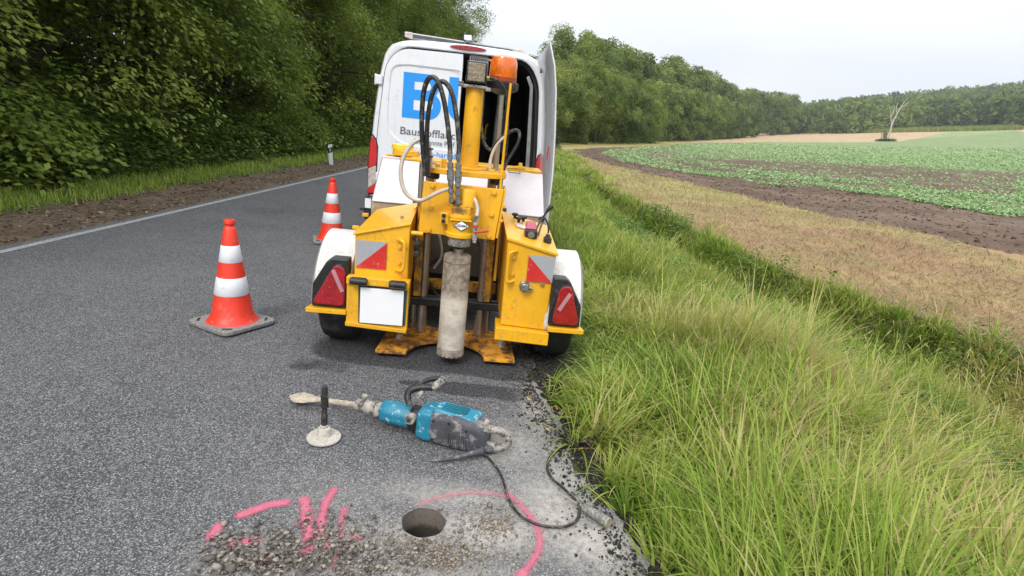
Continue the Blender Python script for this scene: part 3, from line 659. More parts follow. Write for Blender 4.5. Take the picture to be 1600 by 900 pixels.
zh = roadz(heap[:, 0])+.004+.022*np.exp(-(((heap[:, 0]-at(440, 880, 0)[0])/.16)**2+((heap[:, 1]-at(440, 880, 0)[1])/.10)**2))*rng.random(len(heap))
pebbles('rubble', heap[:, 0], heap[:, 1], np.clip(rng.lognormal(-5.6, .65, len(heap)), .0012, .014), stonem, 'small grey stone rubble heaped at the lower left on the asphalt', 'rubble', zh)
hp = scatter_px([(765, 820, 24, 14, 650), (690, 868, 40, 18, 1200), (640, 850, 20, 12, 200), (600, 870, 60, 22, 400), (800, 850, 50, 25, 130)])
pebbles('drill_chips', hp[:, 0], hp[:, 1], np.clip(rng.lognormal(-5.8, .45, len(hp)), .0015, .009), dustm, 'pale brown drilling chips scattered round the hole', 'rubble', roadz(hp[:, 0])+.003)
n = 15000; y = rng.uniform(.8, 5.0, n); x = xe(y)+rng.normal(.06, .10, n)
k = x > xe(y)-.26; x, y = x[k], y[k]
pebbles('asphalt_crumbs', x, y, np.clip(rng.lognormal(-5.5, .5, len(x)), .0015, .012), crumbm, 'dark crumbled asphalt along the broken road edge', 'gravel', terrain(x, y)+.002)
clodm = leafmat('soil_clods', [(0, (.06, .04, .028)), (1, (.22, .155, .11)), (.5, (.12, .082, .058))], 0, .95, .1)
n = 60000; x = rng.uniform(2.5, 40, n); y = rng.uniform(8, 60, n); k = inpoly(x, y, soil_poly) & ~inpoly(x, y, crop_poly) & (np.abs(np.arctan2(x, y)) < .85) & (rng.random(n) < np.clip(22/np.hypot(x, y), 0, 1)**1.5)
x, y = x[k][:7000], y[k][:7000]
pebbles('soil_clods', x, y, np.clip(rng.lognormal(-3.75, .5, len(x)), .012, .07), clodm, 'loose clods of brown soil on the bare ploughed strip', 'soil', terrain(x, y), .1)
n = 9000; y = 3+rng.random(n)**1.7*40; x = xl(y)-rng.uniform(.0, 1.25, n)
scatter_leaves('shoulder_litter', x, y, .006, rng.uniform(.02, .06, n)*(1+.02*y), .6, .35, rng.random(n)**1.5, leafmat('leaf_litter', [(0, (.05, .035, .022)), (1, (.34, .26, .17)), (.5, (.15, .105, .07))], 0, .9), 'dead leaves and grit on the earth shoulder beside the left line', 'litter')
bigs = [(325, 877, .024), (344, 868, .012), (352, 842, .016), (340, 838, .011), (350, 822, .015), (365, 858, .010), (375, 852, .011), (412, 868, .022), (400, 853, .011), (338, 890, .018), (362, 893, .021), (383, 880, .013), (396, 893, .014), (426, 888, .013), (448, 836, .013), (437, 850, .012),
        (458, 848, .010), (470, 853, .009), (462, 880, .013), (498, 845, .009), (433, 872, .011), (416, 882, .014), (378, 866, .012), (610, 838, .006), (624, 828, .008), (665, 846, .012), (720, 832, .012), (727, 858, .007), (742, 841, .008), (886, 878, .006), (784, 828, .007), (867, 840, .008), (765, 792, .016), (688, 797, .011)]
protos = []
for i in range(5):
    V, Fq = stone_proto(500+i, 2); o = npmesh('stone', V, Fq, stonem, {'tint': np.full(len(V), .35+.13*i)}); C.objects.unlink(o); protos.append(o)
for i, (px, py, s) in enumerate(bigs):
    a = at(px, py, 0); o = protos[i % 5].copy(); C.objects.link(o); o.location = (a[0], a[1], roadz(a[0])+.004+s*.45); o.scale = (s, s, s); o.rotation_euler = (random.uniform(-.4, .4), random.uniform(-.4, .4), random.random()*6)
    if i < 23: tag(o, 'larger broken grey stone in the rubble heap beside the pink strokes', 'stone', 'larger stones in the rubble heap')
    else: tag(o, 'loose stone lying on the dusty asphalt round the drilled hole', 'stone', 'loose stones round the hole')
# ------------------------------------------------------------ trees
LEAF = {}
LEAF['near'] = leafmat('roadside_leaf', [(0, (.040, .072, .014)), (1, (.40, .46, .09)), (.35, (.105, .175, .028)), (.7, (.26, .34, .055))], .45, .5, .35)
LEAF['far'] = leafmat('wood_leaf', [(0, (.042, .070, .018)), (1, (.40, .40, .10)), (.4, (.120, .175, .040)), (.72, (.235, .295, .062))], .3, .6, .2)
M['bark'] = mat('bark', (.075, .060, .045), .9, 0, .3, 8, None, .8, 20)
M['deadbark'] = mat('bleached_bark', (.48, .44, .38), .85, 0, .2, 10)
def crown_mesh(name, seed, H, R, z0, nleaf, ls, clumps, droop=.45, shape='hedge', mat_=None, per=38, tintm=.45, sl=(5, 11)):
    r = np.random.default_rng(seed)
    # clump centres spread over the crown's volume, most near its skin
    k = clumps; zf = r.random(k)**.9; az = r.uniform(0, 2*np.pi, k)
    if shape == 'hedge': env = 1.0-.30*zf**2-.25*(1-np.clip(zf*6, 0, 1))
    else: env = np.sqrt(np.clip(1-((zf-.42)/.62)**2, .03, 1))
    lob = 1+.22*np.sin(az*3+seed)+.15*np.sin(az*5+zf*9+seed*2)
    rad = R*env*lob*r.uniform(.55, 1.0, k)**.5
    cc = np.stack([rad*np.cos(az), rad*np.sin(az), z0+(H-z0)*zf], 1)
    cs = R*r.uniform(.16, .34, k)*(1 if shape == 'hedge' else 1.1)
    ct = r.normal(0, .10, k)+.16*(zf-.45)*(sl[1] < 6)  # distant crowns: lit tops and shaded bases put into the leaf tint
    ns = nleaf//per; ci = r.integers(0, k, ns)
    off = unit(r.normal(0, 1, (ns, 3)))*(r.random((ns, 1))**.4)*cs[ci][:, None]*np.array([1, 1, .75])
    sp = cc[ci]+off; sp[:, 2] = np.maximum(sp[:, 2], .1)
    outd = sp*np.array([1, 1, 0]); outd = unit(outd+unit(off)*R*.25+r.normal(0, .35*R*.4, (ns, 3))*np.array([1, 1, 0]))
    dr = unit(outd+np.array([0, 0, -1])*(droop*r.uniform(.2, 1.5, ns))[:, None]); side = unit(np.cross(dr, [0, 0, 1.0])); nr = unit(np.cross(side, dr)); nr *= np.sign(nr[:, 2:3]+1e-6)
    if sl[1] < 6:      # distant crowns: leaf clumps face out of the crown
        o3 = unit(off/cs[ci][:, None]*np.array([1, 1, 1.3])+sp*np.array([1, 1, 0])/R*.5+np.array([0, 0, .45])); nr = o3; side = unit(np.cross(nr, r.normal(0, 1, (ns, 3)))); dr = np.cross(side, nr)
    SL_ = ls*r.uniform(sl[0], sl[1], ns); u = r.random((ns, per)); v = r.uniform(-1, 1, (ns, per))*np.sqrt(np.clip(u*(1.15-u)*3.2, 0, 1))
    P = sp[:, None]+dr[:, None]*(u*SL_[:, None])[..., None]+side[:, None]*(v*SL_[:, None]*.42)[..., None]+nr[:, None]*(r.normal(0, .10, (ns, per))*SL_[:, None]-(u**2)*SL_[:, None]*.15)[..., None]
    P = P.reshape(-1, 3); n = len(P)
    nn = unit(np.repeat(nr, per, 0)+r.normal(0, .27, (n, 3))); dd = unit(np.repeat(dr, per, 0)+np.repeat(side, per, 0)*(np.sign(v).reshape(-1)*.8)[:, None]+r.normal(0, .25, (n, 3)))
    ln = ls*r.uniform(.7, 1.3, n)
    V, Fq = leafquads(P, nn, dd, ln, ln*.62)
    tint = np.clip(tintm+np.repeat(np.repeat(ct[ci], per), 1)+np.repeat(r.normal(0, .07, ns), per)+r.normal(0, .10, n), 0, 1)
    o = npmesh(name, V, Fq, mat_, {'tint': np.repeat(tint, 4)}); C.objects.unlink(o); return o, cc
def trunk_mesh(name, seed, H, cc, r0, m, nb=12):
    r = random.Random(seed); mb = MB(); top = H*.9
    ax = [np.array([r.uniform(-.15, .15)*i*.3, r.uniform(-.15, .15)*i*.3, top*i/5-.25*(i == 0)]) for i in range(6)]
    mb.tube(ax, [r0*1.35]+[r0*(1-.17*i) for i in range(1, 6)], 9, k=3)
    pick = r.sample(range(len(cc)), min(nb, len(cc)))
    for p in pick:
        c = cc[p]; zz = max(.12*H, min(c[2]-.12*H, top*.85)); f = zz/top*5; i = int(f); base = ax[min(i, 4)]*(1-(f-i))+ax[min(i+1, 5)]*(f-i)
        midp = (base+c)/2+np.array([0, 0, .04*H])
        mb.tube([base, midp, c], [r0*.42, r0*.25, r0*.06], 6, k=3)
    o = mb.build(name, m, smooth=60, fix=False); C.objects.unlink(o); return o
ORD = ['first', 'second', 'third', 'fourth', 'fifth', 'sixth', 'seventh', 'eighth', 'ninth', 'tenth', 'eleventh', 'twelfth', 'thirteenth', 'fourteenth', 'fifteenth', 'sixteenth', 'seventeenth', 'eighteenth', 'nineteenth', 'twentieth']
TENS = {20: 'twenty', 30: 'thirty', 40: 'forty', 50: 'fifty', 60: 'sixty'}
def ordinal(i):
    if i < 20: return ORD[i]
    n = i+1; t = n//10*10; u = n % 10
    return (TENS[t]+'-'+ORD[u-1]) if u else TENS[t][:-1]+'ieth'
def put_tree(crown, trunk, x, y, s, rz, label, group, name='broadleaf_tree', z=None, sz=1):
    e = empty(name, (x, y, (tz(x, y) if z is None else z)-.02), label, 'tree', (0, 0, rz), group); e.scale = (s, s, s*sz)
    c = crown.copy(); C.objects.link(c); c.parent = e; c.name = 'crown'
    t = trunk.copy(); C.objects.link(t); t.parent = e; t.name = 'trunk'
    return e
def build_trees():
    near = []
    for k, (sd, H_, Rr, cl) in enumerate(((11, 12.5, 2.9, 95), (12, 13.5, 3.2, 105), (13, 12.0, 3.0, 90))):
        c, cc = crown_mesh('crown', sd, H_, Rr, .35, 76000, .105, cl, .55, 'hedge', LEAF['near'], 34, .57+.04*k)
        near.append((c, trunk_mesh('trunk', sd, H_, cc, .22, M['bark'], 16)))
    ys = [1.5, 5.0, 8.4, 11.4, 14.6, 18.4, 22.8, 27.5, 33, 39, 46, 54]
    for i, y in enumerate(ys):
        c, t = near[(i*2+1) % 3]; x = float(xl(y))-2.1-2.75+[.2, -.25, .1, -.35, .25, 0][i % 6]-.01*max(y-20, 0)
        put_tree(c, t, x, y, 1+.010*max(y-25, 0), i*2.1, 'leafy green roadside tree, %s from the near end of the left wood edge' % ordinal(i), 'trees along the edge of the left wood')
    mid = []
    for k, (sd, H_, Rr) in enumerate(((21, 15, 4.2), (22, 16, 4.6))):
        c, cc = crown_mesh('crown', sd, H_, Rr, 1.0, 26000, .21, 80, .4, 'hedge', LEAF['near'], 26, .36)
        mid.append((c, trunk_mesh('trunk', sd, H_, cc, .28, M['bark'], 12)))
    for i in range(11):
        y = 3+i*6.2; c, t = mid[i % 2]; put_tree(c, t, float(xl(y))-9.5-(i % 3)*.6, y, 1.0, i*1.3, 'dark tree in the second row of the left wood, %s from its near end' % ordinal(i), 'second row of the left wood')
    for i in range(12):
        y = 0+i*6.0; c, t = mid[(i+1) % 2]; put_tree(c, t, float(xl(y))-14.5-(i % 2)*1.2, y, 1.15, i*2.3+1, 'dark tree deep in the third row of the left wood, %s from its near end' % ordinal(i), 'third row of the left wood')
    # undergrowth at the foot of the wood
    n = 60000; y = 1+rng.random(n)**1.3*62; s = rng.uniform(2.05, 4.2, n); x = xl(y)-s; h = rng.random(n)*(.25+1.3*smooth(2.0, 3.2, s))*(.4+1.1*fbm(x, y, .7, 81))
    scatter_leaves('undergrowth', x, y, h, rng.uniform(.07, .12, n)*(1+y*.012), .6, .5, np.clip(rng.normal(.38, .16, n), 0, 1), LEAF['near'], 'dark leafy undergrowth at the foot of the left wood', 'undergrowth')
    # ---- the wood bordering the field
    far = []
    for k, (sd, H_, Rr) in enumerate(((31, 10.5, 4.1), (32, 12, 4.4), (33, 11, 3.8), (34, 9.5, 4.3))):
        c, cc = crown_mesh('crown', sd, H_, Rr, .5, 22000, .22, 40, .3, 'round' if k != 2 else 'hedge', LEAF['far'], 12, (.36, .52, .44, .58)[k], (3, 5))
        far.append((c, trunk_mesh('trunk', sd, H_, cc, .22, M['bark'], 10)))
    lo = []
    for k, (sd, H_, Rr) in enumerate(((41, 15, 6.0), (42, 17, 6.6), (43, 16, 5.6))):
        c, cc = crown_mesh('crown', sd, H_, Rr, .4, 10000, .48, 34, .3, 'round', LEAF['far'], 10, (.36, .50, .43)[k], (2, 3.4))
        lo.append((c, trunk_mesh('trunk', sd, H_, cc, .3, M['bark'], 6)))
    edge_px = [(850, 229), (893, 227.5), (935, 226.5), (975, 225.5), (1010, 224.5), (1045, 223.3), (1080, 222.0), (1120, 219.5), (1160, 216.5), (1200, 213.5), (1245, 211), (1290, 209)]
    pts = [at(*q)[:2] for q in edge_px]; cum = [0]
    for a, b in zip(pts[:-1], pts[1:]): cum.append(cum[-1]+math.hypot(*(b-a)))
    def along(s): return np.array([np.interp(s, cum, [p[0] for p in pts]), np.interp(s, cum, [p[1] for p in pts])])
    tot = cum[-1]; rr = random.Random(5)
    def topz(x, y, tx, ty):
        """height at which a point above (x, y) reaches the wood's skyline, and its picture column"""
        z = 6.0
        for _ in range(6):
            v = np.array([x, y, z-CAMH]); w_ = v@Fv; px = 800+FPX*(v@Rv)/w_; py = 450-FPX*(v@Uv)/w_
            z += (py-np.interp(px, tx, ty))/FPX*w_
        return z, px
    front = ([850, 870, 940, 1000, 1060, 1100, 1200, 1290], [118, 104, 108, 138, 146, 156, 178, 192])
    back = ([850, 880, 905, 935, 960, 1000, 1050, 1100, 1150, 1200, 1250, 1300], [100, 84, 66, 76, 83, 93, 109, 126, 141, 151, 151, 148])
    HC = {}
    for row, (off1, off2, sky_, stepn, stepf, s, nmax) in enumerate(((3.6, 6.5, front, 5.0, 8.6, 3.8, 44), (10, 17, back, 6.6, 11, 6.5, 40))):
        i = 0
        while s < tot*(1 if row == 0 else .98) and i < nmax:
            p = along(s); q = along(min(s+2, tot)); d = (q-p)/(np.linalg.norm(q-p)+1e-6); nrm = np.array([-d[1], d[0]])
            lowd = np.linalg.norm(p) > 115; j = rr.randrange(3 if lowd else 4); j = 3 if (row == 0 and i in (0, 1, 3)) else j; c, t = (lo if lowd else far)[j]; Hc = (15, 17, 16)[j] if lowd else (10.5, 12, 11, 9.5)[j]
            pos = p+nrm*(off1 if not lowd else off2); zt, px = topz(pos[0], pos[1], *sky_)
            hz = (zt-tz(pos[0], pos[1]))/(Hc*.93)*rr.uniform(.86, 1.05); sc = hz*rr.uniform(.92, 1.1)
            if row == 0: put_tree(c, t, pos[0], pos[1], sc, rr.random()*6, 'green tree in the front row beyond the field, %s from its left end' % ordinal(i), 'front row of the wood beyond the field', sz=hz/sc)
            else: put_tree(c, t, pos[0], pos[1], sc, rr.random()*6, 'taller tree behind the front row beyond the field, %s from the left' % ordinal(i), 'taller trees behind the front row', sz=hz/sc)
            s += max(2.0, (stepn if not lowd else stepf)*sc)*rr.uniform(.8, 1.2); i += 1
    # ---- wooded hill: one mass
    c, cc = crown_mesh('wood', 51, 16, 7, .5, 640, 1.9, 26, .3, 'round', LEAF['far'], 8, .42, (.9, 1.6))
    me = c.data; nv = len(me.vertices); V = np.zeros(nv*3); me.vertices.foreach_get('co', V); V = V.reshape(-1, 3); Fq = np.arange(nv).reshape(-1, 4)
    Vs, Fs, Ts = [], [], []; k = 0
    r = np.random.default_rng(3)
    th = []
    for d in np.arange(430, 900, 14.0):
        for a in np.arange(.26, .90, 13.0/d):
            th.append((d+r.normal(0, 4), a+r.normal(0, 3/d)))
    for d, a in th:
        x, y = d*math.sin(a), d*math.cos(a)
        if d < 470 and a > .52: continue
        if a < .36 and d < 470: continue
        sc = r.uniform(.8, 1.3); ro = r.random()*6; ca, sa = math.cos(ro), math.sin(ro)
        Vs.append(np.stack([V[:, 0]*ca-V[:, 1]*sa+0, V[:, 0]*sa+V[:, 1]*ca, V[:, 2]], 1)*sc+(x, y, tz(x, y)-1)); Fs.append(Fq+k); k += nv
        Ts.append(np.clip(.42+r.normal(0, .14)+r.normal(0, .08, nv//4), 0, 1).repeat(4))
    tag(npmesh('distant_wood', np.concatenate(Vs), np.concatenate(Fs), LEAF['far'], {'tint': np.concatenate(Ts)}), 'hazy wood covering the low hill at the far right', 'wood', kind='stuff')
    # ---- dead tree with a small wooden stand at its foot
    b = at(1386, 221); s_ = np.linalg.norm(b-np.array([0, 0, CAMH]))/FPX
    e = empty('dead_tree', tuple(b), 'bare bleached dead tree standing alone in the field at the far right', 'tree')
    mb = MB(); P = lambda dx, dz, dy=0: (dx*s_, dy*s_, dz*s_)
    mb.tube([P(0, -2), P(1, 12), P(1, 22), P(5, 36, 1), P(9, 46, 2), P(13, 55)], [1.2*s_, 1.0*s_, .8*s_, .6*s_, .4*s_, .2*s_], 8)
    mb.build('trunk', M['deadbark'], e, smooth=60)
    for q in ([P(1, 20), P(-3, 30), P(-5, 37), P(-9, 44)], [P(4, 34), P(1, 42), P(2, 48)], [P(8, 43), P(12, 46), P(14, 50)], [P(-3, 30), P(-1, 38), P(-2, 43)]):
        MB().tube(q, [.5*s_, .35*s_, .25*s_, .12*s_][:len(q)], 6).build('limb', M['deadbark'], e, smooth=60)
    e = empty('raised_hide', (float(b[0])-5.5*s_, float(b[1]), tz(b[0]-5.5*s_, b[1])), 'small wooden stand at the foot of the bare dead tree', 'wooden stand')
    mb = MB(); wd = mat('weathered_wood', (.12, .095, .07), .9)
    for x, y in ((-2.4, -2), (2.4, -2), (-2.4, 2), (2.4, 2)): mb.cyl((x*s_, y*s_, -1), (x*.85*s_, y*.85*s_, 11*s_), .35*s_, .3*s_, 6)
    mb.build('legs', wd, e); MB().box(-2.6*s_, 2.6*s_, -2.4*s_, 2.4*s_, 8*s_, 8.6*s_).build('platform', wd, e); MB().box(-2.6*s_, 2.6*s_, -2.3*s_, -2.0*s_, 4*s_, 11*s_).build('side_boards', wd, e)
    n = 700; a = rng.uniform(0, 6.28, n); q = np.sqrt(rng.random(n))*12*s_
    scatter_leaves('weed_patch', b[0]-2*s_+q*np.cos(a), b[1]+q*np.sin(a)*.6, rng.random(n)*.9, rng.uniform(.4, .9, n), .5, .6, rng.random(n)*.5, LEAF['far'], 'dark weeds round the foot of the dead tree', 'weeds')
    # maize strip
    n = 26000; m = leafmat('maize_leaf', [(0, (.11, .14, .03)), (1, (.34, .33, .10)), (.5, (.20, .25, .05))], .2)
    c0 = at(1296, 208.5); c1 = at(1600, 203); u = rng.random(n); w_ = rng.random(n); d1 = np.array([c1[0]-c0[0], c1[1]-c0[1]]); far_ = np.array([.55, .83])
    x = c0[0]+d1[0]*u+far_[0]*w_*70; y = c0[1]+d1[1]*u+far_[1]*w_*70
    blades('maize', np.stack([x, y, terrain(x, y)], 1), rng.uniform(1.8, 2.5, n), np.full(n, .5), rng.uniform(0, 6.28, n), rng.uniform(0, .3, n), rng.uniform(0, .8, n), np.clip(rng.normal(.55, .2, n), 0, 1), m, 'strip of tall yellow green maize below the wooded hill', 'maize', seg=2)
build_trees()

# ------------------------------------------------------------ lettering helper
def text(body, x0, x1, zc, h, y, m, parent, name='lettering', bold=0.0, z0=None, slope=0):
    cu = bpy.data.curves.new('t', 'FONT'); cu.body = body; cu.offset = bold; cu.extrude = 0.0; cu.resolution_u = 4
    o = bpy.data.objects.new('t', cu); C.objects.link(o); dg = bpy.context.evaluated_depsgraph_get(); me = bpy.data.meshes.new_from_object(o.evaluated_get(dg))
    bpy.data.objects.remove(o)
    co_ = np.zeros(len(me.vertices)*3); me.vertices.foreach_get('co', co_); co_ = co_.reshape(-1, 3); mn, mxx = co_.min(0), co_.max(0)
    sx = (x1-x0)/(mxx[0]-mn[0]); sz = h/(mxx[1]-mn[1]); zb = z0 if z0 is not None else zc-h/2
    new = np.stack([x0+(co_[:, 0]-mn[0])*sx, np.full(len(co_), y), zb+(co_[:, 1]-mn[1])*sz], 1); me.vertices.foreach_set('co', new.astype(np.float32).ravel()); me.update()
    me.materials.clear(); me.materials.append(m); me.name = name
    o = bpy.data.objects.new(name, me); C.objects.link(o); o.parent = parent; return o
def rloop(poly, c, n=96):
    """resample a star shaped outline about c into n points by angle"""
    out_ = []
    P = [(p[0]-c[0], p[1]-c[1]) for p in poly]
    for i in range(n):
        a = 2*math.pi*i/n; dx, dy = math.cos(a), math.sin(a); best = None
        for j in range(len(P)):
            (x0, y0), (x1, y1) = P[j], P[(j+1) % len(P)]; ex, ey = x1-x0, y1-y0; den = dx*ey-dy*ex
            if abs(den) < 1e-9: continue
            t = (x0*ey-y0*ex)/den; u = (x0*dy-y0*dx)/den
            if t > 0 and -1e-6 <= u <= 1+1e-6: best = t if best is None else max(best, t)
        out_.append((c[0]+dx*best, c[1]+dy*best))
    return out_
def loft(mb, loops, cap0=False, cap1=False):
    """loops: list of lists of (x,y,z)"""
    n = len(loops[0]); vs = [p for l in loops for p in l]
    fs = [(i*n+j, i*n+(j+1) % n, (i+1)*n+(j+1) % n, (i+1)*n+j) for i in range(len(loops)-1) for j in range(n)]
    if cap0: fs.append(tuple(range(n-1, -1, -1)))
    if cap1: fs.append(tuple((len(loops)-1)*n+j for j in range(n)))
    mb.add(vs, fs)
def rounded(poly, r, k=5):
    out_ = []; n = len(poly)
    for i in range(n):
        p0, p1, p2 = [np.array(poly[j % n], float) for j in (i-1, i, i+1)]
        rr_ = r[i] if isinstance(r, (list, tuple)) else r
        a = p0-p1; b = p2-p1; la, lb = np.linalg.norm(a), np.linalg.norm(b); q = min(rr_, la*.49, lb*.49); A_ = p1+a/la*q; B_ = p1+b/lb*q
        if q < 1e-5: out_.append(tuple(p1)); continue
        for j in range(k+1):
            t = j/k; out_.append(tuple((1-t)**2*A_+2*t*(1-t)*p1+t*t*B_))
    return out_

# ------------------------------------------------------------ van
VA = math.atan(SL)
def van():
    V0 = empty('van', (-.74, 6.8, .018), 'white high roofed panel van with its right rear door open beyond the yellow trailer', 'van', (0, VA, R_(3.5)))
    CX, CZ, NN = -.04, 1.35, 120
    half = [(0, 2.335), (.45, 2.325), (.66, 2.305), (.80, 2.26), (.875, 2.17), (.91, 2.02), (.945, 1.8), (.985, 1.4), (1.005, 1.1), (1.01, .75), (.99, .42), (.9, .36), (0, .34)]
    outl = [(CX+x, z) for x, z in half]+[(CX-x, z) for x, z in half[-2:0:-1]]
    outl = rloop(outl, (CX, CZ), NN)
    def sc(l, s, dz=0): return [(CX+(x-CX)*s, CZ+(z-CZ)*s+dz) for x, z in l]
    opening = rloop(rounded([(CX-.95, .56), (CX+.95, .56), (CX+.925, 1.3), (CX+.87, 2.0), (CX+.72, 2.235), (CX-.72, 2.235), (CX-.87, 2.0), (CX-.925, 1.3)], [.06, .06, 0, .12, .14, .14, .12, 0]), (CX, CZ), NN)
    opening = [(CX+(x-CX)*.985, z) for x, z in opening]
    mb = MB()
    L3 = lambda l, y: [(x, y, z) for x, z in l]
    hood_ = lambda l, zc, s: [(CX+(x-CX)*s, min(z, zc)) for x, z in l]
    loft(mb, [L3(opening, .06), L3(opening, .004), L3(sc(opening, 1.012), -.004), L3(sc(outl, .975), .002), L3(sc(outl, .992), .03), L3(outl, .09), L3(outl, 3.6), L3(hood_(outl, 2.25, .99), 4.0), L3(hood_(outl, 1.95, .96), 4.45), L3(hood_(outl, 1.45, .94), 4.85), L3(hood_(outl, 1.15, .90), 5.45), L3(hood_(outl, .95, .82), 5.62)], cap1=True)
    mb.build('body', M['white'], V0, smooth=38)
    # dark load space seen through the open door
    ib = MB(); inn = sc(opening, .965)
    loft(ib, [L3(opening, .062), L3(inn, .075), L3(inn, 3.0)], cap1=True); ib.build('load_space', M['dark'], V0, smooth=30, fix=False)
    MB().tube([(x, .045, z) for x, z in sc(opening, .985)]+[(sc(opening, .985)[0][0], .045, sc(opening, .985)[0][1])], .011, 6, False).build('door_seal', M['black'], V0, smooth=60)
    # right jamb details: white inner frame and wall lining
    MB().prism([(.78, .62), (.83, .62), (.80, 1.3), (.755, 1.98), (.70, 2.08), (.67, 2.06), (.72, 1.95), (.755, 1.3)], .10, .13).build('inner_frame', M['alu'], V0, bev=.004)
    # left door
    dl = rounded([(CX-.01, .50), (CX-.01, 2.222), (CX-.70, 2.215), (CX-.855, 2.05), (CX-.905, 1.5), (CX-.93, 1.1), (CX-.935, .50)], [.01, .01, .16, .12, .1, .1, .03])
    c = (-.5, 1.45); A_ = rloop(dl, c, 120)
    ins = rounded([(CX-.03, 1.17), (CX-.03, 2.05), (CX-.60, 2.055), (CX-.795, 2.03), (CX-.815, 1.7), (CX-.815, 1.34), (CX-.66, 1.20), (CX-.35, 1.17)], [.005, .005, .0, .09, .1, .13, .16, .2])
    B_ = rloop(ins, c, 120); B2 = [(c[0]+(x-c[0])*.965, c[1]+(z-c[1])*.965) for x, z in B_]
    d = MB(); loft(d, [L3(A_, .03), L3(A_, -.004), [(c[0]+(x-c[0])*.99, -.014, c[1]+(z-c[1])*.993) for x, z in A_], L3(B_, -.018), L3(B2, -.006)], cap1=True)
    door = d.build('rear_door', M['white'], V0, smooth=28); door['label'] = 'closed left rear door with blue lettering'
    low = rounded([(CX-.06, .60), (CX-.06, 1.05), (CX-.82, 1.05), (CX-.84, .60)], .06); c2 = (-.48, .82); Lw = rloop(low, c2, 48)
    MB().prism([(x, z) for x, z in Lw], -.021, -.015).build('lower_swage', M['white'], door, bev=.002)
    g = MB(); g.tube([(x, -.006, z) for x, z in A_]+[(A_[0][0], -.006, A_[0][1])], .0045, 5, False); g.build('door_gap', M['black'], V0)
    # lettering
    yq = -.0085
    # big letter B with two counters: built as one polygon set
    def bigB():
        x0, x1, z0, z1 = -.695, -.262, 1.487, 1.972; H_ = z1-z0; mb_ = MB(); st = .125
        zm = z0+H_*.53
        def bowl(za, zb, xr, t):
            """outer right half outline and inner counter between za and zb"""
            r = (zb-za)/2; cz = (za+zb)/2; xs = xr-r; ri = r-t
            outer = [(xs+r*math.sin(a), cz-r*math.cos(a)) for a in np.linspace(0, math.pi, 20)]
            inner = [(xs+ri*1.0*math.sin(a), cz-ri*math.cos(a)) for a in np.linspace(0, math.pi, 20)]
            o_ = [(x0+st, za)]+outer+[(x0+st, zb)]; i_ = [(x0+st, za+t)]+inner+[(x0+st, zb-t)]
            n = len(o_); vs = [(x, yq, z) for x, z in o_+i_]; mb_.add(vs, [(j, j+1, j+1+n, j+n) for j in range(n-1)])
        mb_.add([(x0, yq, z0), (x0+st, yq, z0), (x0+st, yq, z1), (x0, yq, z1)], [(0, 1, 2, 3)])
        bowl(z0, zm+.036, x1, .092); bowl(zm-.036+.001, z1, x1-.035, .088)
        return mb_
    b_ = bigB(); b_.v = [(v[0], v[1]-(.0004*(i % 2)), v[2]) for i, v in enumerate(b_.v)]
    # lower bowl sits a hair in front of the upper one
    b_.build('big_letter', M['blue'], door, fix=False)
    u = []; x0 = -.188; oc = .02; zc_ = 1.655; xr = -.054
    r1 = oc-x0; r2 = oc-(x0+.108)
    ang = [a for a in np.linspace(math.pi, 1.5*math.pi, 24)]
    outer = [(oc+r1*math.cos(a), zc_+r1*.82*math.sin(a)) for a in ang]; outer = [p for p in outer if p[0] < xr]
    inner = [(oc+r2*math.cos(a), zc_+r2*.82*math.sin(a)) for a in ang]; inner = [p for p in inner if p[0] < xr]
    poly = [(x0, 1.972)]+outer+[(xr, outer[-1][1]-.004)]+[(xr, inner[-1][1]-.002)]+inner[::-1]+[(x0+.108, 1.972)]
    MB().prism(poly, yq, yq+.0015).build('big_letter', M['blue'], door)
    text('Baustofflabo', -.703, -.058, 1.34, .085, yq, M['greytext'], door, bold=.012, z0=1.300)
    text('Anerkannte Prüfs', -.555, -.058, 1.24, .058, -.0105, M['greytext'], door, bold=.004, z0=1.213)
    text('www.bu-harz.d', -.62, -.058, 1.11, .060, -.0195, M['blue'], door, bold=.012, z0=1.085)
    # right door swung fully back, towards the camera
    d = MB()
    hz = [(.55, .945), (1.1, .94), (1.5, .915), (1.9, .875), (2.12, .835), (2.24, .77)]
    def dr(y, off): return [(x+off, y, z) for z, x in hz]
    ys_ = [-.03, -.45, -.80, -.90]
    outer, inner = [], []
    for y in ys_:
        f_ = abs(y)/.9; zt = 1-.0*f_
        prof = [(x+.03+(.0 if y > -.85 else -.02)+.035*f_, y, z+(.075*f_ if z > 2.2 else 0)) for z, x in hz]; outer.append(prof); inner.append([(p[0]-.05 if y > -.85 else p[0]-.012, p[1], p[2]-.0) for p in prof])
    n = len(hz)
    vs = [p for r in outer for p in r]+[p for r in inner for p in r]; m_ = len(ys_); o_ = m_*n
    fs = []
    for i in range(m_-1):
        for j in range(n-1):
            fs.append((i*n+j, i*n+j+1, (i+1)*n+j+1, (i+1)*n+j)); fs.append((o_+i*n+j, o_+(i+1)*n+j, o_+(i+1)*n+j+1, o_+i*n+j+1))
        fs.append((i*n, (i+1)*n, o_+(i+1)*n, o_+i*n)); fs.append((i*n+n-1, o_+i*n+n-1, o_+(i+1)*n+n-1, (i+1)*n+n-1))
    for j in range(n-1): fs.append((j, o_+j, o_+j+1, j+1)); k0 = (m_-1)*n; fs.append((k0+j, k0+j+1, o_+k0+j+1, o_+k0+j))
    d.add(vs, fs); od = d.build('rear_door', M['white'], V0, bev=.008, smooth=35); od['label'] = 'right rear door swung wide open'
    MB().box(.905, .918, -.84, -.828, 1.22, 1.36).build('door_reflector', M['redlight'], od)
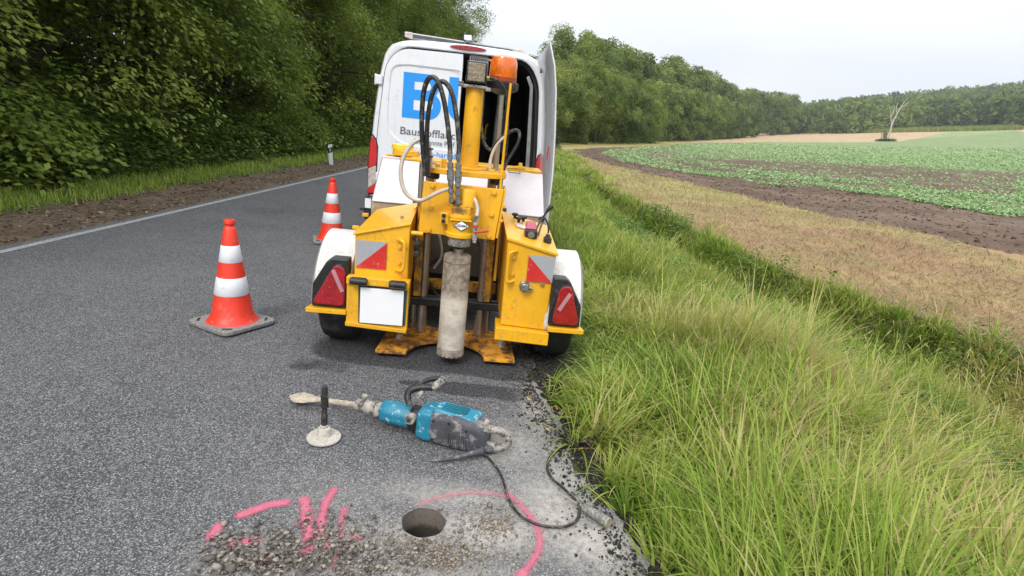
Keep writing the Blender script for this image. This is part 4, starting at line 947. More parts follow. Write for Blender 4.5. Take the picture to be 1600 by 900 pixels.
    MB().box(.80, .90, -.12, -.04, 2.11, 2.20).box(.83, .87, -.10, -.05, 2.05, 2.13).build('door_stay', M['zinc'], V0, bev=.006)
    MB().box(.80, .85, -.05, .02, .70, 1.02).build('lock_gear', M['black'], V0, bev=.004)
    # hinges on the left corner
    for z in (1.86, .80): MB().box(-1.005, -.925, -.03, .05, z-.05, z+.05).box(-1.012, -.99, -.02, .05, z-.06, z+.06).build('hinge', M['white'], V0, bev=.01)
    # lights
    for sgn in (-1, 1):
        X = lambda x: CX+sgn*x
        hs = MB().prism([(X(.905), .60), (X(1.002), .58), (X(1.014), .95), (X(.995), 1.24), (X(.975), 1.275), (X(.925), 1.22), (X(.902), 1.14)], -.022, .14).build('tail_light', M['black'], V0, bev=.008)
        MB().prism([(X(.915), .93), (X(1.003), .885), (X(1.003), 1.0), (X(.985), 1.235), (X(.972), 1.255), (X(.935), 1.205), (X(.915), 1.13)], -.036, -.02).build('red_lens', M['redlight'], hs, bev=.008)
        MB().prism([(X(.915), .72), (X(1.001), .655), (X(1.003), .882), (X(.915), .927)], -.034, -.02).build('clear_lens', M['clearlens'], hs, bev=.008)
        MB().prism([(X(.915), .61), (X(.995), .60), (X(1.001), .652), (X(.915), .717)], -.034, -.02).build('red_lens', M['redlight'], hs, bev=.008)
    MB().prism([(CX+.0+.20*math.cos(a)+.03, 2.288+.024*math.sin(a)) for a in np.linspace(0, 2*math.pi, 28)[:-1]], -.018, .03).build('high_brake_light', M['red'], V0, bev=.006)
    bp = MB(); bp.prism([(CX-1.03, .30), (CX+1.03, .30), (CX+1.03, .56), (CX+.9, .575), (CX-.9, .575), (CX-1.03, .56)], -.10, .25); bmp_ = bp.build('rear_bumper', M['black'], V0, bev=.03, seg=3)
    MB().box(-1.055, -.985, -.106, -.100, .44, .55).build('corner_plate', M['blankwhite'], bmp_)
    MB().box(-1.12, -1.05, -.06, -.03, .40, .42).build('step_bracket', M['black'], bmp_)
    # roof bar and camera
    VX = np.array([math.cos(VA)*math.cos(R_(3.5)), math.cos(VA)*math.sin(R_(3.5)), -math.sin(VA)]); VY = np.array([-math.sin(R_(3.5)), math.cos(R_(3.5)), 0]); VZ = np.cross(VX, VY)
    def vt(px, py, y):
        d = Fv+Rv*(px-800)/FPX-Uv*(py-450)/FPX; o = np.array([0, 0, CAMH])-np.array([-.74, 6.8, .018]); t = (y-o@VY)/(d@VY); v = o+t*d
        return np.array([v@VX, y, v@VZ])
    def slab(q, y, dp): a_ = [vt(*p, y) for p in q]; return [a_[0], a_[1], a_[1]+(0, dp, 0), a_[0]+(0, dp, 0)], [a_[3], a_[2], a_[2]+(0, dp, 0), a_[3]+(0, dp, 0)]
    rb = MB().hexa(*slab([(640, 61), (812, 87), (812, 77.5), (640, 50.5)], .20, .28)); bar = rb.build('roof_bar', M['alu'], V0, bev=.012)
    MB().hexa(*slab([(646, 58.5), (800, 82), (800, 77.5), (646, 53.5)], .194, .01)).build('bar_front_strip', M['darkstrip'], bar)
    MB().hexa(*slab([(632, 57), (645, 62), (645, 50.5), (632, 49)], .18, .31)).build('bar_end_cap', M['clearlens'], bar, bev=.01)
    MB().hexa(*slab([(803, 85), (818, 84), (818, 78), (803, 75)], .18, .31)).build('bar_end_cap', M['clearlens'], bar, bev=.01)
    for x in (-.5, .3): MB().box(x-.03, x+.03, .25, .40, 2.30, 2.37).build('bar_foot', M['black'], bar)
    cm = MB().hexa(*slab([(725, 62), (737, 63), (737, 55), (725, 54)], .12, .07)).build('reversing_camera', M['white'], V0, bev=.008)
    for px in (727, 735): p_ = vt(px, 62, .13); MB().cyl((p_[0], .15, p_[2]-.12), (p_[0], .15, p_[2]), .010, None, 8).build('camera_mount', M['zinc'], cm)
    # seat, partition, side window inside
    st_ = MB().prism([(-.02, .62), (.30, .62), (.34, 1.3), (.30, 1.75), (.20, 1.95), (.05, 1.95), (-.02, 1.7)], 1.6, 1.85).build('seat_back', M['seat'], V0, bev=.05, seg=3)
    MB().tube([(.27, 1.58, 1.30), (.25, 1.56, 1.34), (.255, 1.56, 1.46), (.275, 1.58, 1.50)], .012, 8).build('grab_handle', M['capyellow'], st_)
    MB().prism([(.40, 1.05), (.62, 1.05), (.60, 1.75), (.42, 1.75)], 2.94, 2.97).build('partition_window', mat('bright_partition_window', (.20, .27, .16), .2, 0, .5, 6), V0)
    MB().cyl((.36, 1.2, .6), (.40, 1.2, 2.0), .022).build('rack_post', M['alu'], V0, smooth=50)
    # windows, mirrors and wheels for other viewpoints
    for sgn in (-1, 1):
        xs_ = CX+sgn*1.0
        MB().add([(CX+sgn*.99, 3.2, 1.38), (CX+sgn*.985, 4.3, 1.38), (CX+sgn*.955, 4.05, 1.92), (CX+sgn*.945, 3.2, 1.95)], [(0, 1, 2, 3)]).build('side_window', M['glass'], V0)
        MB().box(min(xs_, xs_+sgn*.22), max(xs_, xs_+sgn*.22), 4.15, 4.28, 1.25, 1.62).build('door_mirror', M['black'], V0, bev=.03)
        for y in (1.05, 4.75):
            w_ = MB().lathe([(.20, -.11), (.31, -.11), (.345, -.08), (.35, 0), (.345, .08), (.31, .11), (.20, .11)], (CX+sgn*.88, y, .34), 36, 'x').build('wheel', M['rubber'], V0, smooth=40)
            MB().lathe([(.02, -.10), (.20, -.115), (.20, .115), (.02, .10)], (CX+sgn*.88, y, .34), 24, 'x').build('rim', M['alu'], w_, smooth=40)
    MB().add([(CX-.85, 4.83, 1.47), (CX+.85, 4.83, 1.47), (CX+.82, 4.05, 2.2), (CX-.82, 4.05, 2.2)], [(0, 1, 2, 3)]).build('windscreen', M['glass'], V0)
    MB().box(-.9, .82, .3, 5.0, .28, .40).build('underbody', M['black'], V0)
    text('', 0, 1, 0, 1, 0, M['blue'], V0) if False else None
    return V0
van()
# ------------------------------------------------------------ core drilling trailer
TH = R_(3.5); TO = np.array([-.41, 3.55, .01])
_ca, _sa, _ch, _sh = math.cos(VA), math.sin(VA), math.cos(TH), math.sin(TH)
TX = np.array([_ca*_ch, _ca*_sh, -_sa]); TY = np.array([-_sh, _ch, 0]); TZ = np.array([_sa*_ch, _sa*_sh, _ca])
def lt(px, py, y):
    """point on the trailer's own plane y, in trailer coordinates, for a photograph pixel"""
    d = Fv+Rv*(px-800)/FPX-Uv*(py-450)/FPX; o = np.array([0, 0, CAMH])-TO; t = (y-o@TY)/(d@TY); v = o+t*d
    return (float(v@TX), float(y), float(v@TZ))
def path(y0, y1, *q):
    n = len(q); return [lt(a, b, y0+(y1-y0)*i/(n-1)) for i, (a, b) in enumerate(q)]
def bolt(x, y, z, r=.011, m='yellow', parent=None, name='bolt', h=.012):
    return MB().lathe([(r*1.5, 0), (r*1.5, -.003), (r, -.003), (r*.95, -h), (r*.3, -h)], (x, y, z), 6 if r < .012 else 6, 'y').build(name, M[m], parent)
def trailer():
    T = empty('core_drill_trailer', tuple(TO), 'yellow core drilling trailer with a tall mast and hanging drill barrel behind the white van', 'trailer', (0, VA, TH))
    Yl, Yd = M['yellow'], M['yellowdirty']
    # --- wheels and fenders
    for sgn in (-1, 1):
        cx = sgn*.735+.01-(.022 if sgn > 0 else 0)
        w_ = MB().lathe([(.19, -.10), (.27, -.115), (.292, -.10), (.30, -.07), (.302, 0), (.30, .07), (.292, .10), (.27, .115), (.19, .10)], (cx, .30, .30), 48, 'x').build('wheel', M['rubber'], T, smooth=40)
        MB().lathe([(.02, -.07), (.18, -.10), (.19, -.10), (.19, .10), (.18, .10), (.02, .07)], (cx, .30, .30), 32, 'x').build('rim', M['lamphouse'], w_, smooth=40)
        f = MB(); prof = []
        for a in np.radians(np.linspace(-8, 195, 30)):
            prof.append((.355-.40*math.cos(a), .335+.40*math.sin(a)))
        xa, xb = (cx-.15, cx+.12) if sgn < 0 else (cx-.12, cx+.15)
        n = len(prof); xs = [xa, xa+.025, xb-.025, xb]; off = [-.045, 0, 0, -.045]
        vs = []
        for (py_, pz_) in prof:
            r_ = math.hypot(py_-.355, pz_-.335); uy, uz = (py_-.355)/r_, (pz_-.335)/r_
            for x, o_ in zip(xs, off): vs.append((x, py_+uy*o_, pz_+uz*o_))
        f.add(vs, [(i*4+j, i*4+j+1, (i+1)*4+j+1, (i+1)*4+j) for i in range(n-1) for j in range(3)])
        fo = f.build('fender', M['fender'], T, smooth=50, fix=False); so_ = fo.modifiers.new('thickness', 'SOLIDIFY'); so_.thickness = .006
        # triangular lamp in its black surround
        xi, xo = (sgn*.640+.008, sgn*.845+.010-(.020 if sgn > 0 else 0))
        hs = MB().prism([(xi, .325), (xo+sgn*.018, .325), (xo+sgn*.012, .47), (xo-sgn*.07, .615), (xo-sgn*.10, .640), (xi, .640)], -.075, .03).build('lamp_surround', M['black'], T, bev=.008)
        tri = rounded([(xi+sgn*.012, .345), (xo-sgn*.006, .345), (xo-sgn*.075, .600), (xi+sgn*.045, .600)] if sgn > 0 else [(xo+.006, .345), (xi-.012, .345), (xi-.02, .600), (xi-.085, .600)], .035)
        if sgn > 0: tri = rounded([(xi+.02, .345), (xo+.012, .345), (xo-.07, .605), (xi+.045, .590)], [.035, .035, .04, .035])
        else: tri = rounded([(xo-.010, .350), (xi-.012, .345), (xi-.012, .590), (xi-.075, .610)], [.035, .035, .035, .04])
        cx2 = sum(p[0] for p in tri)/len(tri); cz2 = sum(p[1] for p in tri)/len(tri)
        rim = MB().prism([(cx2+(p[0]-cx2)*1.09, cz2+(p[1]-cz2)*1.07) for p in tri], -.090, -.073).build('lamp_rim', M['black'], hs, bev=.006)
        lens = MB().prism(tri, -.100, -.088).build('tail_lamp', M['red'], hs, bev=.006)
        p0, p1 = ((xi+.055, .44), (xi+.115, .555)) if sgn > 0 else ((xi-.025, .44), (xi-.085, .575))
        ux, uz = p1[0]-p0[0], p1[1]-p0[1]; l_ = math.hypot(ux, uz); nx, nz = -uz/l_*.012, ux/l_*.012
        MB().prism([(p0[0]-nx, p0[1]-nz), (p1[0]-nx, p1[1]-nz), (p1[0]+nx, p1[1]+nz), (p0[0]+nx, p0[1]+nz)], -.1025, -.099).build('reflector_stripe', mat('milky_pink_stripe', (.50, .24, .27), .3), lens)
        # yellow tray under the lamp
        MB().hexa([(min(xi, xo+sgn*.045), -.110, .292), (max(xi, xo+sgn*.045), -.110, .292), (max(xi, xo+sgn*.03), .03, .292), (min(xi, xo+sgn*.03), .03, .292)],
                  [(min(xi, xo+sgn*.045), -.110, .322), (max(xi, xo+sgn*.045), -.110, .322), (max(xi, xo+sgn*.03), .03, .315), (min(xi, xo+sgn*.03), .03, .315)]).build('lamp_tray', Yl, T, bev=.003)
    # --- left cabinet
    lc = MB().hexa([(-.600, -.04, .27), (-.268, -.04, .245), (-.285, .46, .29), (-.565, .46, .31)], [(-.602, -.04, .800), (-.268, -.04, .892), (-.283, .46, .946), (-.560, .46, .868)])
    lc_ = lc.build('left_cabinet', Yl, T, bev=.008)
    MB().hexa([(-.612, -.052, .792), (-.262, -.052, .888), (-.275, .47, .945), (-.568, .47, .866)], [(-.612, -.052, .806), (-.262, -.052, .902), (-.275, .47, .958), (-.568, .47, .880)]).build('lid', Yl, lc_, bev=.004)
    MB().cyl((-.34, .10, .90), (-.34, .10, .915), .012, .009, 12).build('lid_lock', M['zinc'], lc_)
    for y, z in ((.05, .82), (.34, .855)): MB().box(-.640, -.60, y, y+.02, z-.012, z+.012).build('lid_hinge', Yl, lc_, bev=.003)
    # number plate bracket
    br = MB().box(-.632, -.245, -.115, -.045, .498, .545).build('bracket_rail', Yl, lc_, bev=.004)
    br2 = MB().hexa([(-.632, -.095, .245), (-.250, -.095, .225), (-.250, -.045, .225), (-.632, -.045, .245)], [(-.632, -.095, .505), (-.250, -.095, .500), (-.250, -.045, .500), (-.632, -.045, .505)]).build('bracket_panel', Yl, lc_, bev=.003)
    MB().hexa([(-.632, -.12, .225), (-.250, -.12, .205), (-.250, -.04, .205), (-.632, -.04, .225)], [(-.632, -.12, .250), (-.250, -.12, .230), (-.250, -.04, .230), (-.632, -.04, .250)]).build('bracket_foot', Yl, lc_, bev=.003)
    fr = MB().hexa([(-.553, -.103, .250), (-.262, -.103, .250), (-.262, -.094, .250), (-.553, -.094, .250)], [(-.560, -.103, .505), (-.258, -.103, .480), (-.258, -.094, .480), (-.560, -.094, .505)]).build('plate_backing', mat('dark_green_backing', (.03, .06, .055), .5), lc_)
    MB().hexa([(-.549, -.109, .247), (-.272, -.109, .247), (-.272, -.103, .247), (-.549, -.103, .247)], [(-.549, -.109, .488), (-.272, -.109, .488), (-.272, -.103, .488), (-.549, -.103, .488)]).build('plate_frame', M['black'], fr)
    MB().hexa([(-.544, -.112, .252), (-.277, -.112, .252), (-.277, -.108, .252), (-.544, -.108, .252)], [(-.544, -.112, .483), (-.277, -.112, .483), (-.277, -.108, .483), (-.544, -.108, .483)]).build('blank_number_plate', M['blankwhite'], fr)
    for x in (-.553, -.315): MB().cyl((x-.052, -.135, .527), (x+.052, -.135, .524), .022, None, 16).box(x-.045, x+.045, -.130, -.112, .515, .548).build('plate_lamp', M['black'], lc_, bev=.004, smooth=40)
    MB().tube([(-.43, -.06, .23), (-.40, -.09, .205), (-.37, -.06, .22)], .006, 6).build('plate_cable', M['hose'], lc_)
    # reflective corner boards
    rl = MB().hexa([(-.590, -.048, .590), (-.405, -.048, .590), (-.405, -.042, .590), (-.590, -.042, .590)], [(-.590, -.048, .765), (-.405, -.048, .765), (-.405, -.042, .765), (-.590, -.042, .765)]).build('reflective_sheet', M['refwhite'], lc_)
    MB().add([(-.590, -.0495, .592), (-.405, -.0495, .592), (-.405, -.0495, .760)], [(0, 1, 2)]).build('red_triangle', M['refred'], rl, fix=False)
    # handle with bolts on a welded pad
    MB().box(-.352, -.302, -.050, -.040, .585, .800).build('handle_pad', Yl, lc_, bev=.002)
    MB().tube([(-.335, -.05, .790), (-.31, -.085, .792), (-.292, -.09, .775), (-.290, -.09, .70), (-.292, -.09, .625), (-.31, -.085, .602), (-.335, -.05, .600)], .011, 8, k=4).build('handle', Yl, lc_, smooth=60)
    for z in (.645, .745): bolt(-.325, -.052, z, .011, 'yellow', lc_)
    # drain taps on the inner side
    tp = MB().tube([(-.25, -.0, .80), (-.225, -.04, .80), (-.222, -.05, .77), (-.215, -.05, .70)], .009, 8).build('drain_tap', M['black'], lc_, smooth=60)
    for z in (.775, .715): MB().lathe([(.004, -.02), (.020, -.016), (.022, 0), (.018, .018), (.006, .022)], (-.217, -.055, z), 14, 'y').build('tap_knob', M['black'], tp, smooth=50)
    MB().cyl((-.262, -.02, .835), (-.19, -.02, .835), .014, None, 12).build('tap_pipe', Yl, tp, smooth=60)
    # --- right cabinet
    rc = MB().hexa([(.345, -.04, .29), (.640, -.04, .275), (.632, .46, .30), (.325, .46, .31)], [(.338, -.04, .862), (.652, -.04, .788), (.630, .46, .868), (.305, .46, .940)])
    rc_ = rc.build('right_cabinet', Yl, T, bev=.008)
    MB().hexa([(.330, -.055, .852), (.662, -.055, .775), (.640, .47, .862), (.298, .47, .938)], [(.330, -.055, .872), (.662, -.055, .795), (.640, .47, .878), (.298, .47, .955)]).build('control_panel_lid', Yl, rc_, bev=.004)
    MB().hexa([(.312, -.095, .205), (.660, -.095, .190), (.655, .10, .190), (.312, .10, .205)], [(.312, -.095, .288), (.660, -.095, .272), (.655, .10, .272), (.312, .10, .288)]).build('cabinet_foot', Yl, rc_, bev=.004)
    rr_ = MB().box(.478, .645, -.050, -.043, .600, .770).build('reflective_sheet', M['refwhite'], rc_)
    MB().add([(.478, -.0515, .765), (.478, -.0515, .602), (.643, -.0515, .602)], [(0, 1, 2)]).build('red_triangle', M['refred'], rr_, fix=False)
    MB().tube([(.400, -.04, .785), (.365, -.085, .785), (.352, -.09, .765), (.350, -.09, .69), (.352, -.09, .61), (.365, -.085, .592), (.400, -.04, .590)], .011, 8, k=4).build('handle', Yl, rc_, smooth=60)
    for z in (.635, .745): bolt(.385, -.046, z, .012, 'yellow', rc_)
    bolt(.585, -.046, .585, .010, 'brass', rc_)
    lk = MB().lathe([(.036, -.0), (.036, -.012), (.030, -.014), (.029, -.045), (.022, -.050), (.004, -.050)], (.472, -.045, .565), 8, 'y').build('cabinet_lock', M['zinc'], rc_, bev=.002)
    MB().cyl((.50, -.06, .560), (.522, -.06, .556), .011, None, 12).build('lock_knob', M['zinc'], lk)
    # controls on the lid: sits on the sloped face z ~ .87 - .235*(x-.33) + .12*y
    def lz(x, y): return .872-.232*(x-.33)+.160*(y+.055)+.002
    tg = MB().box(.448, .528, .06, .15, lz(.49, .1)-.01, lz(.49, .1)+.045).build('key_switch', M['black'], rc_, bev=.008)
    MB().hexa([(.452, .09, lz(.49, .1)+.047), (.524, .09, lz(.49, .1)+.047), (.524, .19, lz(.49, .1)+.047), (.452, .19, lz(.49, .1)+.047)], [(.458, .11, lz(.49, .1)+.078), (.518, .11, lz(.49, .1)+.078), (.518, .19, lz(.49, .1)+.085), (.458, .19, lz(.49, .1)+.085)]).build('switch_cap', M['pinkcap'], tg, bev=.006)
    MB().lathe([(.022, 0), (.022, -.006), (.012, -.008)], (.488, .058, lz(.49, .1)+.016), 16, 'y').build('switch_socket', M['panelgrey'], tg)
    for x, y in ((.39, .36), (.45, .35), (.415, .30)):
        k_ = MB().lathe([(.010, 0), (.010, .018), (.022, .020), (.022, .034), (.012, .038)], (x, y, lz(x, y)), 12).build('round_knob', M['black'], rc_, bev=.002)
    MB().hexa([(.40, .20, lz(.40, .20)), (.47, .20, lz(.47, .20)), (.46, .27, lz(.46, .27)), (.39, .27, lz(.39, .27))], [(.40, .20, lz(.40, .20)+.002), (.47, .20, lz(.47, .20)+.002), (.46, .27, lz(.46, .27)+.002), (.39, .27, lz(.39, .27)+.002)]).build('pale_label', M['hood'], rc_)
    lb = MB().box(.575, .625, .07, .12, lz(.6, .1)-.005, lz(.6, .1)+.03).cyl((.60, .095, lz(.6, .1)+.02), (.60, .095, lz(.6, .1)+.05), .02, .014, 10).build('control_valve', M['black'], rc_, bev=.006)
    a0 = lt(836, 368, .16); a1 = lt(845, 345, .16); a2 = lt(848, 340, .16); a3 = lt(862, 322, .16)
    lv = MB().tube([(a0[0]-.01, a0[1], a0[2]-.01), (a1[0]-.005, a1[1], a1[2])], .007, 8, False).tube([(a0[0]+.018, a0[1], a0[2]-.01), (a1[0]+.012, a1[1], a1[2])], .007, 8, False).build('control_lever', M['zinc'], rc_, smooth=60)
    MB().tube([a0, (a0[0]+.01, a0[1], a0[2]-.025)], [.022, .024], 8, False).build('lever_base', M['brass'], lv)
    MB().tube([a1, a2], [.022, .017], 10, False).build('lever_collar', M['black'], lv)
    MB().tube([a2, lt(853, 333, .16), lt(855, 330, .16), lt(861, 323, .16), lt(863, 321, .16)], [.006, .006, .010, .016, .010], 10, False).build('lever_grip', M['black'], lv, smooth=50)
    MB().tube([lt(848, 338, .25), lt(854, 345, .3), lt(857, 358, .3), lt(855, 372, .3)], .006, 8).build('lever_cable', M['hose'], lv, smooth=60)
    # --- base plate with the arched cut-out
    arc = [(.005+.255*math.cos(a), -.055+.255*math.sin(a)*1.0) for a in np.linspace(math.pi, 0, 28)]
    poly = [(-.45, -.055)]+[(-.25, -.055)]+arc[1:-1]+[(.26, -.055), (.465, -.055), (.44, .46), (-.42, .46)]
    pl = MB(); n = len(poly); pl.add([(x, y, .030) for x, y in poly]+[(x, y, .052) for x, y in poly], [tuple(range(n)), tuple(range(2*n-1, n-1, -1))]+[(i, i+n, (i+1) % n+n, (i+1) % n) for i in range(n)])
    bp = pl.build('base_plate', M['plate'], T, bev=.003)
    for x, y in ((-.33, .18), (.38, .18)):
        MB().cyl((x, y, .05), (x, y, .085), .026, None, 12).cyl((x, y, .08), (x, y, .22), .013, None, 10).build('levelling_screw', M['greysteel'], T, smooth=40)
    for s_ in (-1, 1):
        pp = [(s_*.13, .26), (s_*.34, .26), (s_*.30, .44), (s_*.15, .44)]; pp = pp if s_ > 0 else pp[::-1]
        MB().prism([(p[0]+.005, p[1]) for p in pp], .052, .066, 'z').build('column_shoe', M['plate'], bp, bev=.003)
        bolt_ = MB().cyl((s_*.15+.005, .28, .06), (s_*.15+.005, .28, .085), .016, None, 8).build('shoe_bolt', M['plate'], bp)
    # --- columns
    for x, x2 in ((-.197, -.262), (.212, .268)):
        MB().cyl((x, .32, .06), (x*1.0+.0, .32, 1.25), .031, None, 24).build('guide_column', M['steel'], T, smooth=50)
        MB().cyl((x, .32, .06), (x, .32, .22), .038, .034, 24).build('column_sleeve', M['steel'], T, smooth=50)
        MB().cyl((x2, .38, .06), (x2, .38, 1.24), .019, None, 16).build('thin_column', M['steel'], T, smooth=50)
        sg = -1 if x < 0 else 1
        MB().box(min(x2-sg*.0, x2-sg*.018), max(x2, x2-sg*.018), .27, .36, .34, 1.0).box(min(x2, x2-sg*.05), max(x2, x2-sg*.05), .262, .272, .34, .82).build('guide_rail', Yd, T, bev=.003)
        MB().box(min(x2+sg*.012, x2+sg*.03), max(x2+sg*.012, x2+sg*.03), .25, .40, .50, .95).build('outer_rail', Yl, T, bev=.003)
    # --- chassis, axle and panel behind the columns
    MB().box(-.80, .82, .27, .33, .27, .33).build('axle', M['black'], T, bev=.01)
    MB().box(-.30, .31, .50, .56, .33, .40).build('cross_member', Yd, T, bev=.004)
    MB().box(-.34, .34, .62, .66, .42, .95).build('grey_panel', M['panelgrey'], T)
    MB().box(-.50, .50, .68, 1.5, .22, .45).build('underframe', M['black'], T, bev=.02)
    for sgn in (-1, 1): MB().hexa([(sgn*.45-.03, 1.4, .30), (sgn*.45+.03, 1.4, .30), (sgn*.05+.03, 2.35, .36), (sgn*.05-.03, 2.35, .36)], [(sgn*.45-.03, 1.4, .38), (sgn*.45+.03, 1.4, .38), (sgn*.05+.03, 2.35, .44), (sgn*.05-.03, 2.35, .44)]).build('drawbar', Yd, T, bev=.004)
    MB().cyl((0, 2.3, .42), (0, 2.75, .44), .03, .028, 12).build('coupling', M['zinc'], T, smooth=50)
    MB().tube([(-.20, .55, .44), (-.16, .5, .36), (-.10, .5, .28), (.0, .5, .25), (.2, .52, .24), (.34, .5, .22)], .010, 8).build('low_cable', M['hose'], T, smooth=60)
    MB().tube([(-.16, .56, .80), (-.12, .54, .70), (-.10, .52, .58), (-.15, .52, .48)], .009, 8).build('grey_tube', M['clearhose'], T, smooth=60)
    MB().tube([(-.25, .56, .45), (-.05, .6, .60), (.06, .6, .72)], .012, 8).build('strut', M['black'], T, smooth=60)
    # --- white tank hood with its steep speckled front
    prof = [(.72, .55), (.72, .895), (.985, 1.19), (1.30, 1.20), (1.30, .45), (.80, .45)]
    hd = MB(); n = len(prof); X0, X1 = -.640, .632
    vs = [(X0-.015*(i in (0, 1, 5)), y, z) for i, (y, z) in enumerate(prof)]+[(X1-(.03 if z > 1.1 else 0), y, z-(.02 if True else 0)*(1 if z > 1.1 else 0)) for y, z in prof]
    hd.add(vs, [tuple(range(n)), tuple(range(2*n-1, n-1, -1))]+[(i, i+n, (i+1) % n+n, (i+1) % n) for i in range(n)])
    hd_ = hd.build('tank_hood', M['beige'], T, bev=.012)
    sgz = (1.19-.895)/(.985-.72)
    dn = np.array([0, -.295, .265]); dn = dn/np.linalg.norm(dn)*.012
    for xa, xb in ((-.648, -.215), (-.205, .628)):
        q = [(xa, .716, .893), (xb, .716, .893), (xb-.02*(xb > .5), .983, 1.188), (xa+.02*(xa < -.5), .983, 1.188)]
        MB().hexa([tuple(np.array(p)+dn*.15) for p in q], [tuple(np.array(p)+dn) for p in q]).build('sloping_lid', M['hood'], hd_, bev=.005)
    MB().box(-.50, .60, 1.0, 1.28, 1.195, 1.215).build('yellow_deck', Yl, hd_, bev=.004)
    MB().box(-.645, -.50, 1.0, 1.28, 1.19, 1.208).build('deck_edge', M['hood'], hd_, bev=.004)
    # filler cap on a triangular flange
    c = lt(632, 250, 1.12)
    cap = MB().prism([(c[0]-.15, c[1]-.03), (c[0]+.13, c[1]-.10), (c[0]+.15, c[1]+.05), (c[0], c[1]+.12), (c[0]-.11, c[1]+.10)], 1.212, 1.222, 'z').build('filler_flange', Yl, hd_, bev=.004)
    MB().lathe([(.105, 1.222), (.103, 1.262), (.096, 1.266), (.01, 1.266)], (c[0]+.01, c[1], 0), 28).build('filler_neck', Yl, cap, bev=.003, smooth=50)
    MB().lathe([(.085, 1.266), (.085, 1.300), (.080, 1.304), (.01, 1.304)], (c[0]-.02, c[1]+.01, 0), 28).build('filler_cap', M['capyellow'], cap, bev=.003, smooth=50)
    # latch on the right of the deck
    c = lt(808, 268, 1.0)
    la = MB().box(c[0]-.10, c[0]+.10, .985, 1.02, 1.19, 1.215).box(c[0]-.02, c[0]+.06, .98, 1.02, 1.215, 1.235).cyl((c[0]+.02, 1.0, 1.23), (c[0]+.02, 1.0, 1.262), .020, .014, 10).cyl((c[0]-.08, .99, 1.215), (c[0]+.0, .98, 1.225), .008, None, 8).build('deck_latch', Yl, hd_, bev=.003)
    MB().tube([(c[0]-.07, .97, 1.21), (c[0]-.07, .93, 1.19), (c[0]+.02, .93, 1.185), (c[0]+.02, .97, 1.21)], .005, 6, False).build('latch_bail', M['zinc'], la)
    # --- head: bolted carriage plate
    cpl = MB(); cpl.hexa([(-.222, .02, .835), (.256, .02, .828), (.256, .045, .828), (-.222, .045, .835)], [(-.206, .02, 1.155), (.284, .02, 1.150), (.284, .045, 1.150), (-.206, .045, 1.155)])
    hp = cpl.build('carriage_plate', Yl, T, bev=.003)
    MB().hexa([(-.226, .03, .845), (-.212, .03, .845), (-.212, .26, .845), (-.226, .26, .845)], [(-.210, .03, 1.15), (-.196, .03, 1.15), (-.196, .26, 1.15), (-.210, .26, 1.15)]).build('side_flange', Yl, hp, bev=.002)
    MB().hexa([(.262, .03, .84), (.276, .03, .84), (.276, .26, .84), (.262, .26, .84)], [(.286, .03, 1.15), (.300, .03, 1.15), (.300, .26, 1.15), (.286, .26, 1.15)]).build('side_flange', Yl, hp, bev=.002)
    MB().box(-.20, .26, .24, .38, .86, .92).build('carriage_back', Yd, hp, bev=.004)
    for q in ((676, 290), (673, 324), (670, 359), (772, 301), (768, 335), (764, 369)):
        p = lt(*q, .02); bolt(p[0], .018, p[2], .013, 'yellow', hp, h=.016)
    for q in ((788, 322), (784, 345)):
        p = lt(*q, .02); bolt(p[0], .022, p[2], .007, 'yellow', hp)
    # --- top yoke plate (thick, bowed towards the viewer)
    yo = []; 
    for a in np.linspace(0, math.pi, 22): yo.append((.035-.262*math.cos(a), .17-.155*math.sin(a)))
    yo += [(.297, .24), (.29, .46), (-.20, .46), (-.227, .24)]
    yk = MB().prism(yo, 1.205, 1.238, 'z').build('yoke_plate', Yl, T, bev=.004)
    for sgn, x in ((-1, -.17), (1, .235)):
        MB().cyl((x, .22, 1.155), (x, .22, 1.205), .036, None, 20).build('clamp_collar', Yd, yk, smooth=50)
        MB().cyl((x, .20, 1.165), (x, .20, 1.195), .042, None, 20).build('seal_ring', M['black'], yk, smooth=50)
    for q in ((672, 256), (684, 262), (694, 250), (768, 281), (783, 287)):
        p = lt(*q, .16); MB().cyl((p[0], .16, 1.238), (p[0], .16, 1.256 if q[0] != 694 else 1.290), .016, None, 8).build('bolt', Yl, yk, bev=.002)
    # --- mast
    mt = MB().lathe([(.074, 1.238), (.074, 1.262), (.058, 1.264), (.056, 1.735), (.010, 1.735)], (.052, .28, 0), 32).build('mast', Yl, T, smooth=45)
    MB().cyl((.052, .26, 1.238), (.052, .26, 1.25), .115, None, 28).build('mast_flange', Yl, mt, bev=.003, smooth=50)
    # work lamp on the mast head
    lp = MB().box(-.028, .126, .20, .34, 1.735, 1.752).box(-.052, -.02, .19, .22, 1.735, 1.765).box(.118, .150, .19, .22, 1.722, 1.745).build('lamp_bracket', M['greysteel'], mt, bev=.004)
    ho = MB().hexa([(-.012, .20, 1.760), (.113, .20, 1.760), (.113, .32, 1.775), (-.012, .32, 1.775)], [(-.004, .20, 1.892), (.123, .20, 1.892), (.110, .33, 1.900), (.008, .33, 1.900)]).build('work_lamp', M['lamphouse'], mt, bev=.012, seg=3)
    MB().box(-.008, .117, .188, .202, 1.762, 1.888).build('lamp_rim', M['black'], ho, bev=.010)
    MB().box(.002, .107, .182, .190, 1.772, 1.878).build('lamp_glass', M['lampglass'], ho, bev=.012, seg=3)
    for i in range(9): MB().box(.008+i*.0125, .013+i*.0125, .235, .34, 1.895, 1.925).build('cooling_fin', M['lamphouse'], ho)
    MB().box(.0, .122, .33, .345, 1.80, 1.925).build('fin_back', M['lamphouse'], ho)
    # --- beacon
    bx, by = .222, .50
    pole = MB().cyl((.232, by, 1.20), (.222, by, 1.73), .019, None, 16).build('beacon_pole', M['steel'], T, smooth=50)
